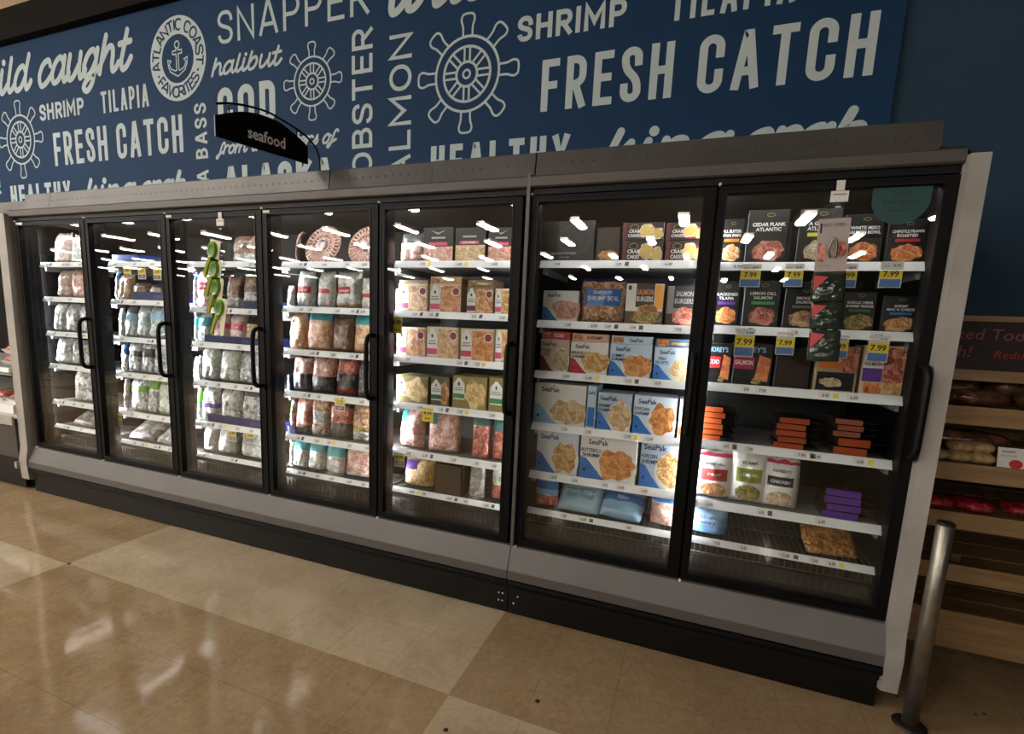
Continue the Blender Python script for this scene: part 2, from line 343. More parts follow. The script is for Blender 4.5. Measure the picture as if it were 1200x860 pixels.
SCR = {
 'c': (0.86, [[(.72, .75), (.55, 1), (.2, .85), (.05, .4), (.22, 0), (.5, .03), (.8, .3), (.9, .45)]]),
 'a': (1.0, [OVAL, [(.76, 1), (.74, .5)]+TAIL]),
 'u': (1.0, [[(.1, 1), (.08, .4), (.2, .02), (.45, .08), (.7, .5)], [(.74, 1), (.74, .5)]+TAIL]),
 'g': (1.0, [OVAL, [(.76, 1), (.74, .3), (.7, -.3), (.45, -.6), (.2, -.45), (.35, -.15), (.8, .1), (1.1, .35)]]),
 'h': (1.0, [[(.16, ASC), (.1, .7), (.08, 0)], [(.1, .45), (.35, .92), (.6, .95), (.7, .65), (.72, .3), (.82, .02), (1.0, .12), (1.1, .3)]]),
 'n': (1.0, [[(.1, 1), (.09, .5), (.08, 0)], [(.1, .45), (.35, .92), (.6, .95), (.7, .65), (.72, .3), (.82, .02), (1.0, .12), (1.1, .3)]]),
 'm': (1.6, [[(.1, 1), (.09, .5), (.08, 0)], [(.1, .45), (.32, .92), (.55, .95), (.62, .65), (.62, 0)], [(.63, .45), (.9, .92), (1.15, .95), (1.25, .65), (1.27, .3), (1.37, .02), (1.55, .12), (1.65, .3)]]),
 't': (0.75, [[(.34, ASC*1.02), (.28, .7), (.26, .3), (.38, 0), (.6, .08), (.78, .4)], [(.02, .98), (.62, 1.02)]]),
 'w': (1.35, [[(.1, 1), (.08, .4), (.2, .02), (.42, .1), (.6, .5), (.62, 1)], [(.62, .5), (.72, .05), (.95, .08), (1.12, .5), (1.12, 1), (1.3, .85)]]),
 'i': (0.55, [[(.16, 1), (.14, .4), (.24, .02), (.42, .08), (.6, .32)], [(.2, 1.34), (.202, 1.36)]]),
 'l': (0.52, [[(.2, ASC), (.15, .8), (.14, .3), (.24, .02), (.42, .08), (.58, .3)]]),
 'd': (1.0, [OVAL, [(.84, ASC), (.76, .9), (.74, .5)]+TAIL]),
 'k': (0.95, [[(.18, ASC), (.12, .7), (.08, 0)], [(.1, .42), (.4, .62), (.62, 1)], [(.28, .52), (.5, .1), (.72, 0), (1, .3)]]),
 'r': (0.75, [[(.1, 1), (.09, .5), (.08, 0)], [(.1, .5), (.28, .88), (.5, 1), (.68, .86)]]),
 'b': (0.95, [[(.16, ASC), (.1, .7), (.1, .3), (.25, 0), (.55, .08), (.72, .5), (.62, .92), (.35, .9), (.12, .55)]]),
 'f': (0.7, [[(.72, 1.2), (.58, 1.38), (.38, 1.2), (.28, .6), (.2, -.1), (.05, -.5), (-.12, -.45), (-.05, -.2), (.3, .05), (.7, .3)]]),
 'o': (0.85, [[(.5, 1), (.2, .85), (.05, .4), (.22, 0), (.55, .08), (.72, .5), (.62, .9), (.45, 1), (.6, .8), (.85, .8)]]),
 'e': (0.82, [[(.08, .42), (.4, .5), (.68, .75), (.5, 1), (.2, .85), (.05, .4), (.2, .02), (.5, .05), (.85, .4)]]),
 's': (0.7, [[(.05, .1), (.3, .5), (.45, 1), (.5, .7), (.62, .3), (.4, 0), (.12, .06)]]),
 'y': (0.95, [[(.1, 1), (.08, .4), (.2, .02), (.45, .08), (.7, .5)], [(.76, 1), (.74, .3), (.7, -.3), (.45, -.6), (.2, -.45), (.8, .1)]]),
}
def script(s, x0, x1, xh, t, slant=0.28):
    tot = sum(0.55 if c == ' ' else SCR[c][0] for c in s); k = (x1-x0)/tot; out = []; x = x0
    for c in s:
        if c == ' ': x += .55*k; out.append((-1, [])); continue
        wd, pls = SCR[c]
        for pl in pls:
            q = [(x+a*k+slant*b*xh, b*(xh-t)+t/2) for a, b in pl]; ribbon(catmull(q, 5), t, out, True)
        x += wd*k
    return out
def place(mb, quads, mat, f):
    for lay, q in quads:
        if not q: continue
        vs_ = [f(p[0], p[1]) for p in q]
        mb.add([(v[0], v[1]-.00018*lay, v[2]) for v in vs_], [tuple(range(len(q)))], mat)
# type set in the built-in font, for small print (cached outlines, cap height 1)
FONT = {}
def typeset(s, bold=False):
    k = (s, bold)
    if k not in FONT:
        cu = bpy.data.curves.new('type', 'FONT'); cu.body = s; cu.size = 1.0; cu.resolution_u = 2
        if bold: cu.offset = 0.022
        o = bpy.data.objects.new('type', cu); COL.objects.link(o); bpy.context.view_layer.update()
        me = o.evaluated_get(bpy.context.evaluated_depsgraph_get()).to_mesh()
        vs_ = [(v.co.x, v.co.y) for v in me.vertices]; fs = [tuple(p.vertices) for p in me.polygons]
        bpy.data.objects.remove(o); bpy.data.curves.remove(cu)
        xs = [v[0] for v in vs_] or [0]; x0 = min(xs); wd = max(xs)-x0
        FONT[k] = ([((x-x0)/.73, y/.73) for x, y in vs_], fs, wd/.73)
    return FONT[k]
def text(mb, s, cx, z, h, mat, f, bold=False, maxw=None, align='c', shear=0.0):
    vs_, fs, wd = typeset(s, bold); sx = h
    if maxw and wd*sx > maxw: sx = maxw/wd
    off = {'c': -wd*sx/2, 'l': 0, 'r': -wd*sx}[align]
    mb.add([f(cx+off+x*sx+shear*y*h, z+y*h) for x, y in vs_], fs, mat)
# ------------------------------------------------------------------ setting
WY = 0.95
PITCHX, SEAM = 0.77, 0.033
def hx(i): return (i-1)*PITCHX + (SEAM if i >= 6 else 0)
WALLB = plain('blue_wall_paint', (44, 68, 88), 0.6, spec=0.15, mottle=0.03, scale=1.5)
MURALB = plain('deep_blue_mural', (29, 60, 94), 0.6, spec=0.12, mottle=0.03, scale=1.5)
LETTER = plain('pale_mural_letter', (196, 212, 216), 0.6, spec=0.15)
TRIMB = plain('dark_brown_beam', (20, 15, 12), 0.7, spec=0.1)
CREAM = plain('cream_upper_wall', (196, 172, 144), 0.7)
FLOORM = floor_mat()
DARKG = plain('dark_gondola', (44, 38, 34), 0.6)
struct(MB().box(-48, 12, -34, WY+0.1, -0.12, 0, FLOORM).build('floor'))
struct(MB().box(-9, 12, WY, WY+0.12, 0, 3.87, WALLB).build('wall_rear'))
struct(MB().box(-9, 12, WY-0.10, WY+0.12, 3.87, 4.13, TRIMB).build('trim_1'))
struct(MB().box(-9, 12, WY+0.02, WY+0.12, 4.13, 5.6, CREAM).build('wall_rear_upper'))
DARKG = plain('dark_gondola', (44, 38, 34), 0.6)
struct(MB().box(-48, 12, -34, WY+0.12, 5.6, 5.7, plain('dark_open_ceiling', (92, 86, 78), 0.8)).build('ceiling'))

# ceiling fixtures: they light the aisle and are mirrored in the door glass and the waxed floor
def ceiling_light(loc):
    t = thing('ceiling_light', 'white wrap-lens fluorescent ceiling light mirrored in the freezer door glass', 'ceiling light', loc, group='store ceiling lights')
    h = MB(); wf = plain('white_fixture', (214, 210, 202), 0.5)
    h.box(-.62, .62, -.15, .15, .075, .10, wf); h.extrude_x([(-.15, .10), (-.15, .0), (-.155, -.01), (-.15, -.01), (-.14, .0), (-.14, .10)], -.62, .62, wf)
    h.extrude_x([(.15, .10), (.14, .10), (.14, .0), (.15, -.01), (.155, -.01), (.15, .0)], -.62, .62, wf); h.build('housing', t)
    MB().extrude_x([(-.138, .0), (-.11, -.045), (-.05, -.062), (.05, -.062), (.11, -.045), (.138, .0)], -.6, .6, TUBE).build('lens', t)
    for sx in (-.45, .45): MB().tube([(sx, 0, .10), (sx, 0, 5.6-loc[2])], .006, BLACKP, 6).build('hanger', t)
    return t
first = None
ROWS = [(-3.0, [-7.4, -5.2, -3.0, -.8])] + [(y, [x0_+q*3.0 for q in range(int(((2.5 if y > -10 else 9)-x0_)/3)+1)]) for y, x0_ in ((-6.6, -12), (-9.8, -18), (-13.0, -24), (-16.2, -30), (-20.0, -36), (-24.5, -40), (-29.5, -40))]
for j, (y, xs_) in enumerate(ROWS):
    for q, x in enumerate(xs_):
        p = (x+(1.1*(j % 2)), y, 4.55)
        if first is None: first = o = ceiling_light(p)
        else: o = copy_tree(first); o.location = p
        o.rotation_euler = (0, 0, math.pi/2)
# the run of shelving across the aisle, behind the camera, dark in the glass
g = MB()
for z in (.0, .45, .85, 1.2): g.box(-45, 12, -5.35, -4.9, z, z+.03, DARKG)
g.box(-45, 12, -5.40, -5.35, 0, 1.55, DARKG); g.box(-45, 12, -4.95, -4.9, 0, .12, DARKG)
struct(g.build('wall_opposite_shelving'))

# ------------------------------------------------------------------ mural
mural = thing('seafood_mural', 'deep blue wall mural of pale seafood words and ship wheels above freezers', 'mural', (0, WY, 0))
MB().box(-5.2, 5.43, -0.030, -0.024, 2.05, 3.868, MURALB).build('panel', mural)
DXM = 4.815; YL = -0.0310
fm = lambda a, b: (a, YL, b)
def letters(fn):
    # each word is a part of its own
    got = []
    fn(got)
    for quads, f in got:
        cur = []
        for e in quads+[(-1, [])]:
            if e[0] == -1:
                if cur:
                    mb = MB(); place(mb, cur, LETTER, f); mb.build('lettering', mural)
                cur = []
            else: cur.append(e)
GAP = {'FRESH CATCH': .046, 'HEALTHY': .04, 'SHRIMP': .022, 'TILAPIA': .030, 'ALASKA': .04, 'SNAPPER': .048, 'COD': .055, 'LOBSTER': .03, 'SALMON': .034, 'SEA BASS': .03}
def block(dx, full=True):
    def H(s, x0, x1, z, h, t):
        letters(lambda got: got.append((word(s, x0+dx, x1+dx, h, t, GAP.get(s)), lambda a, b: (a, YL, b+z))))
    def Sc(s, x0, x1, z, xh, t, slant=.28):
        letters(lambda got: got.append((script(s, x0+dx, x1+dx, xh, t, slant), lambda a, b: (a, YL, b+z))))
    def Vt(s, xb, z0, z1, h, t):
        letters(lambda got: got.append((word(s, z0, z1, h, t, GAP.get(s)), lambda a, b: (xb+dx-b, YL, a))))
    Sc('wild', -2.33, -1.52, 3.432, .25, .050); Sc('caught', -1.37, -.09, 3.432, .25, .050)
    H('SHRIMP', -1.378, -.722, 3.15, .142, .028)
    H('TILAPIA', -.482, .128, 3.128, .18, .027)
    H('FRESH CATCH', -1.207, .513, 2.735, .293, .043)
    H('HEALTHY', -1.966, -1.01, 2.37, .225, .042)
    Sc('king', -.82, -.12, 2.335, .20, .046); Sc('crab', -.07, .50, 2.335, .20, .046)
    Vt('SALMON', 2.69-DXM, 2.22, 3.322, .175, .026)
    if full:
        Vt('SALMON', 2.69, 2.22, 3.322, .175, .026)
        Vt('LOBSTER', 2.379, 2.30, 3.40, .172, .027)
        Vt('SEA BASS', .79, 2.27, 3.088, .135, .023)
        H('SNAPPER', .95, 2.35, 3.487, .232, .027)
        Sc('halibut', .86, 1.56, 3.262, .105, .022)
        H('COD', .918, 1.508, 2.875, .30, .058)
        Sc('from the waters of', .90, 2.06, 2.678, .078, .018)
        H('ALASKA', .955, 2.035, 2.33, .258, .056)
block(0)
def blockB():
    dx = DXM
    def H(s, x0, x1, z, h, t): letters(lambda got: got.append((word(s, x0+dx, x1+dx, h, t, GAP.get(s)), lambda a, b: (a, YL, b+z))))
    def Sc(s, x0, x1, z, xh, t): letters(lambda got: got.append((script(s, x0+dx, x1+dx, xh, t), lambda a, b: (a, YL, b+z))))
    Sc('wild', -2.33, -1.52, 3.432, .25, .050); Sc('caught', -1.37, -.09, 3.432, .25, .050)
    H('SHRIMP', -1.378, -.722, 3.15, .142, .028); H('TILAPIA', -.482, .128, 3.128, .18, .027)
    H('FRESH CATCH', -1.207, .513, 2.735, .293, .043); H('HEALTHY', -1.966, -1.01, 2.37, .225, .042)
    Sc('king', -.82, -.12, 2.335, .20, .046); Sc('crab', -.07, .50, 2.335, .20, .046)
blockB()
def ship_wheel(cx, cz, R):
    mb = MB(); k = R/.171; q = []
    circ = lambda r, n=40: [(r*math.cos(2*math.pi*i/n), r*math.sin(2*math.pi*i/n)) for i in range(n)]+[(r, 0)]
    for r, t in ((.165, .012), (.121, .012), (.054, .012), (.018, .010)): ribbon(circ(r*k), t*k, q)
    for i in range(8):
        a = math.pi*i/4 + math.pi/2; c, s_ = math.cos(a), math.sin(a)
        for o in (-.014, .014): ribbon([((.054*c-o*s_)*k, (.054*s_+o*c)*k), ((.121*c-o*s_)*k, (.121*s_+o*c)*k)], .010*k, q)
        prof = [(.168, -.024), (.205, -.025), (.236, -.034), (.257, -.026), (.262, 0), (.257, .026), (.236, .034), (.205, .025), (.168, .024)]
        ribbon(catmull([((u*c-v*s_)*k, (u*s_+v*c)*k) for u, v in prof], 4), .010*k, q)
    place(mb, q, LETTER, lambda a, b: (a+cx, YL, b+cz)); return mb.build('ship_wheel', mural)
ship_wheel(-1.716, 3.013, .2315); ship_wheel(-1.716+DXM, 3.013, .2315); ship_wheel(1.857, 3.117, .1715)
def badge(cx, cz):
    mb = MB(); n = 56; ro, ri = .318, .182
    for i in range(n):
        a, b = 2*math.pi*i/n, 2*math.pi*(i+1)/n
        mb.flat([(cx+ri*math.cos(a), cz+ri*math.sin(a)), (cx+ro*math.cos(a), cz+ro*math.sin(a)), (cx+ro*math.cos(b), cz+ro*math.sin(b)), (cx+ri*math.cos(b), cz+ri*math.sin(b))], YL, LETTER)
    def ring_text(s, a_mid, span, flip):
        wt = [0.55 if c in ' .' else WID[c]*.9+.38 for c in s]; tot = sum(wt); acc = 0
        for c, w_ in zip(s, wt):
            mid = (acc+w_/2)/tot-.5; acc += w_
            a = a_mid + (-1 if not flip else 1)*mid*span
            if c == ' ': continue
            h = .078; W = (WID.get(c, .5))*h*.78; q = []
            if c == '.': q.append((0, [Vector((math.cos(2*math.pi*k/8)*.012, .039+math.sin(2*math.pi*k/8)*.012)) for k in range(8)]))
            else:
                for pl in glyph(c, W, h): ribbon([(p[0]-W/2, p[1]) for p in pl], .0155, q)
            for lay, qq in q:
                if not qq: continue
                pts = []
                for p in qq:
                    r = (.212+p[1]) if not flip else (.288-p[1]); aa = a + (-p[0] if not flip else p[0])/.25
                    pts.append((cx+r*math.cos(aa), cz+r*math.sin(aa)))
                mb.flat(pts, YL-.0012-.0002*lay, MURALB)
    ring_text('ATLANTIC COAST', math.pi/2, 3.75, False); ring_text('FAVORITES', -math.pi/2, 1.95, True)
    for a in (math.radians(206), math.radians(-26)): mb.ell(cx+.25*math.cos(a), cz+.25*math.sin(a), .011, .011, YL-.0012, MURALB, 8)
    q = []; t = .010
    ribbon([(.026*math.cos(2*math.pi*i/16), .105+.026*math.sin(2*math.pi*i/16)) for i in range(17)], t, q)
    ribbon([(-.013, .078), (-.013, .062), (-.052, .062), (-.052, .036), (-.013, .036), (-.013, -.085), (-.03, -.088), (-.075, -.07), (-.098, -.03), (-.108, -.046), (-.112, .0), (-.075, -.01), (-.088, -.026)], t, q)
    ribbon([(.013, .078), (.013, .062), (.052, .062), (.052, .036), (.013, .036), (.013, -.085), (.03, -.088), (.075, -.07), (.098, -.03), (.108, -.046), (.112, .0), (.075, -.01), (.088, -.026)], t, q)
    ribbon([(-.108, -.046), (-.085, -.09), (-.03, -.118), (0, -.132), (.03, -.118), (.085, -.09), (.108, -.046)], t, q)
    place(mb, q, LETTER, lambda a, b: (a+cx, YL, b+cz)); return mb.build('badge', mural)
badge(.495, 3.449)

# ------------------------------------------------------------------ the two upright freezer cases
RAILZ = {1: [1.722, 1.472, 1.217, 0.969, 0.693, 0.503], 2: [1.724, 1.471, 1.214, 0.965, 0.684, 0.476], 3: [1.723, 1.44, 1.219, 0.967, 0.695, 0.481],
         4: [1.72, 1.467, 1.217, 0.963, 0.696, 0.478], 5: [1.722, 1.465, 1.225, 0.969, 0.705, 0.487], 6: [1.721, 1.443, 1.2, 0.942, 0.694, 0.504], 7: [1.712, 1.451, 1.205, 0.95, 0.679, 0.505]}
SMUDGE = plain('tag_print', (92, 92, 94), 0.6); YEL = plain('yellow_tag', (250, 226, 60), 0.55); TAGBLUE = plain('blue_tag', (92, 130, 190), 0.55)
def door(i, par):
    x0 = hx(i); a, b, z0, z1 = x0+.005, x0+.765, .358, 2.002; ga, gb, gz0, gz1 = x0+.036, x0+.718, .390, 1.975
    m = MB()
    for q in ((a, ga, z0, z1), (gb, b, z0, z1), (ga, gb, z0, gz0), (ga, gb, gz1, z1)): m.box(q[0], q[1], 0, .045, q[2], q[3], BLACK)
    # raised bead round the opening
    for q in ((ga-.006, ga, gz0-.006, gz1+.006), (gb, gb+.006, gz0-.006, gz1+.006), (ga, gb, gz0-.006, gz0), (ga, gb, gz1, gz1+.006)): m.box(q[0], q[1], -.003, 0, q[2], q[3], BLACKP)
    d = m.build('door', par)
    MB().box(ga-.004, gb+.004, .014, .032, gz0-.004, gz1+.004, GLASS).build('glass_pane', d)
    hxp = x0+.742
    pts = [(hxp, .002, 1.345), (hxp, -.035, 1.343), (hxp, -.056, 1.322), (hxp, -.062, 1.27), (hxp, -.062, 1.09), (hxp, -.056, 1.038), (hxp, -.035, 1.017), (hxp, .002, 1.015)]
    MB().tube(catmull(pts, 4), .0125, BLACKP, 10).build('handle', d)
    for z in (.352, 2.008): MB().tube([(x0+.006, -.008, z), (x0+.006, .02, z)], .0055, WHITE, 8).build('hinge_pin', d)
    g = MB(); g.box(ga-.022, ga-.004, .032, .05, gz0-.02, gz1+.02, BLACKP); g.box(gb+.004, gb+.03, .032, .05, gz0-.02, gz1+.02, BLACKP); g.build('gasket', d)
    if i in (1, 3, 4): MB().box(x0+.012, x0+.058, -.002, 0, 1.984, 1.997, WHITE).build('sticker', d)
    if i == 1: MB().box(x0+.05, x0+.085, -.001, .0, 1.978, 1.999, WHITE).build('sticker', d)
    if i == 7:
        s = MB(); r = .088; cx, cz = x0+.604, 1.945; tm = plain('teal_decal', (36, 74, 76), 0.6)
        s.poly_y([(cx-r, 1.972), (cx-r*.98, cz-.02)]+[(cx+r*math.cos(math.radians(t)), cz-.012+r*math.sin(math.radians(t))) for t in range(190, 351, 10)]+[(cx+r*.98, cz-.02), (cx+r, 1.972)], .0125, .0135, tm)
        dk = plain('teal_decal_print', (16, 38, 42), 0.6)
        f = lambda a_, b_: (a_, .0120, b_)
        text(s, 'Feast', cx, 1.945, .018, dk, f, shear=.2); text(s, 'from the Sea', cx, 1.915, .015, dk, f, shear=.2); text(s, 'responsibly', cx, 1.889, .010, dk, f)
        s.build('decal', d)
    return d
def shelf(i, k, par, rnd):
    x0 = hx(i); z = RAILZ[i][k]; a, b = x0+.022, x0+.748
    m = MB(); bottom = (k == 5)
    if not bottom:
        m.box(a, b, .125, .60, z-.012, z+.010, SHELFM)
        for bx in (a+.006, b-.02): m.box(bx, bx+.014, .14, .60, z-.045, z-.012, SHELFM)
    else:                                                     # lowest rack is wire
        n = 30
        for q in range(n): 
            xx = a+.01+(b-a-.02)*q/(n-1); m.tube([(xx, .6, z+.005), (xx, .13, z+.005)]+([(xx, .128, z-.06)] if i >= 6 else []), .0018, WIRE, 5)
        for yy, zz in ((.14, z), (.36, z), (.58, z), (.13, z-.06 if i >= 6 else z-.006)): m.tube([(a, yy, zz), (b, yy, zz)], .003, WIRE, 5)
    s = m.build('shelf', par)
    r = MB(); hh = .0175 if not bottom else .013
    r.extrude_x([(.106, z-hh), (.112, z-hh-.001), (.127, z+hh), (.123, z+hh)], a, b, RAIL)
    n = rnd.randint(3, 5)
    for q in range(n):
        xx = a+.05+(b-a-.12)*(q+rnd.random()*.7)/n; wv = .03+.018*rnd.random(); yv = lambda v: .1145+(v-z)*.017/(2*hh)-.0012
        card = lambda xa, xc_, za, zc, m_: r.add([(xa, yv(za), za), (xc_, yv(za), za), (xc_, yv(zc), zc), (xa, yv(zc), zc)], [(0, 1, 2, 3)], m_)
        card(xx, xx+wv, z-hh*.6, z+hh*.75, WHITE)
        fp = lambda u, v: (u, yv(v)-.0008, v)
        text(r, rnd.choice(['4.99', '7.99', '8.99', '6.49', '12.99']), xx+wv*.62, z-.007, .013, SMUDGE, fp, True, wv*.6)
        if rnd.random() < .35:
            xx2 = xx+wv+.012; card(xx2, xx2+.018, z-hh*.5, z+hh*.6, SMUDGE if rnd.random() < .7 else YEL)
    r.build('price_rail', s)
    return s
def freezer(doors, label, x0, x1, left_panel, right_panel, hood):
    t = thing('freezer_case', label, 'freezer', ((x0+x1)/2, .4, 0)); ox, oy = (x0+x1)/2, .4
    kids = []
    def part(mb, name, **k): o = mb.build(name, t, **k); o.location = (-ox, -oy, 0); return o
    b = MB()                                                  # insulated cabinet: back, sides, roof, floor
    b.box(x0, x1, .80, .90, .10, 2.05, INNER); b.box(x0, x1, .10, .80, 2.02, 2.05, INNER); b.box(x0, x1, .06, .80, .10, .34, INNER)
    b.box(x0, x0+.02, .06, .80, .34, 2.02, BLACK); b.box(x1-.02, x1, .06, .80, .34, 2.02, BLACK)
    part(b, 'cabinet')
    hd_ = MB(); hd_.extrude_x([(.004, 2.008), (.046, 2.008), (.046, 1.993), (.060, 1.993), (.060, 2.008), (.10, 2.008), (.10, 2.034), (.004, 2.034)], x0, x1, BLACKP); part(hd_, 'header'); part(MB().box(x0, x1, .02, .10, .335, .354, BLACKP), 'sill')  # header's inner lip added to stop the top fill bar leaking light
    part(MB().extrude_x([(-.012, 2.034), (-.020, 2.040), (-.020, 2.076), (-.010, 2.084), (.12, 2.112), (.12, 2.034)], x0, x1, FASCIA), 'fascia')
    part(MB().extrude_x([(.012, .352), (-.005, .350), (-.046, .247), (-.048, .240), (-.048, .196), (.06, .196), (.06, .352)], x0, x1, [GREY, GREY, GREY, GREYD, GREYD, GREYD, GREYD]), 'bumper_panel')
    part(MB().extrude_x([(-.040, .196), (-.052, .190), (-.055, .176), (-.052, .162), (-.044, .154), (0, .154), (0, .196)], x0, x1, BLACKP), 'bumper_rail')
    kk = MB(); kk.extrude_x([(-.030, .154), (-.030, .125), (-.020, .118), (-.018, .004), (.06, .004), (.06, .154)], x0, x1, KICK)
    for px_, pz in PIN.get(len(doors), []): kk.tube([(px_, -.022, pz), (px_, -.016, pz)], .0045, WHITE, 8)
    part(kk, 'kick_plate')
    for (ha, hb, tilt) in hood:
        m = MB(); y0 = .088; m.extrude_x([(y0, 2.100), (y0-.004, 2.104), (y0+tilt, 2.215), (y0+tilt+.015, 2.222), (y0+.20, 2.222), (y0+.20, 2.100)], ha, hb-.003, HOOD)
        n = int((hb-ha)/.046)
        for q in range(n):                                     # embossed diamonds
            xx = ha+.03+q*.046; zz = 2.160; yb = y0+tilt*.5; e = .012
            m.add([(xx-e, yb, zz), (xx, yb, zz-e), (xx+e, yb, zz), (xx, yb, zz+e), (xx, yb-.004, zz)], [(0, 1, 4), (1, 2, 4), (2, 3, 4), (3, 0, 4)], HOOD)
        part(m, 'hood_panel')
    xs = [hx(i) for i in doors]+[hx(doors[-1])+PITCHX]
    for n_, x in enumerate(xs):
        part(MB().box(max(x0, x-.020), min(x1, x+.020), .047, .117, .34, 2.02, BLACK), 'mullion')
        l = MB()
        l.box(max(x0+.001, x-.006), min(x1-.001, x+.006), .1175, .123, .42, 1.96, LED)
        part(l, 'light_strip')
    tb = MB(); tb.box(xs[0]+.03, xs[-1]-.03, .064, .090, 1.996, 2.006, TOPFILL); part(tb, 'added_top_light')  # unseen bar added above the glass to brighten rails and goods
    ag = MB(); ag.box(xs[0]+.02, xs[-1]-.02, .15, .17, .36, .42, INNER)
    n = int((xs[-1]-xs[0])/.03)
    for q in range(n): xx = xs[0]+.03+q*.03; ag.box(xx, xx+.012, .145, .15, .37, .41, plain('grille_slat', (58, 56, 53), .5))
    part(ag, 'air_grille')
    rnd = random.Random(len(doors))
    for i in doors:
        d = door(i, t); d.location = (-ox, -oy, 0)
        for k in range(6):
            s = shelf(i, k, t, rnd); s.location = (-ox, -oy, 0)
    pan = [(-.045, 2.055), (-.045, .345), (-.060, .240), (-.052, .10), (.0, .085), (.89, .085), (.89, 2.055)]
    if left_panel: part(MB().extrude_x(pan, -.125, x0-.001, [ENDP]*7), 'end_panel', bevel=.006)
    if right_panel: part(MB().extrude_x([(y, z) for y, z in pan], x1+.001, x1+.056, [ENDP]*7), 'end_panel', bevel=.004)
    if right_panel: part(MB().box(x0-.002, x0+.014, -.022, .05, .36, 2.09, GREYD), 'seam_post')
    if right_panel: part(MB().tube(catmull([(x1-.06, .03, 2.10), (x1-.03, .01, 2.088), (x1-.005, .0, 2.085), (x1+.02, .005, 2.066)], 5), .005, BLACKP, 8), 'cable')
    return t
PIN = {5: [(2.04, .128), (3.82, .10), (3.84, .10), (3.82, .06), (3.84, .06)], 2: [(3.90, .06), (3.92, .10)]}
case5 = freezer([1, 2, 3, 4, 5], 'long black five-door freezer case stocked with bagged shrimp under the seafood mural', -.03, 3.866, True, False, [(-.05, .25, .012), (.25, 2.70, .012), (2.70, 3.33, .016), (3.33, 3.866, .012)])
case2 = freezer([6, 7], 'shorter black two-door freezer case full of cartons, ending at the steel bollard', 3.870, 5.412, False, True, [(3.870, 5.377, .012)])
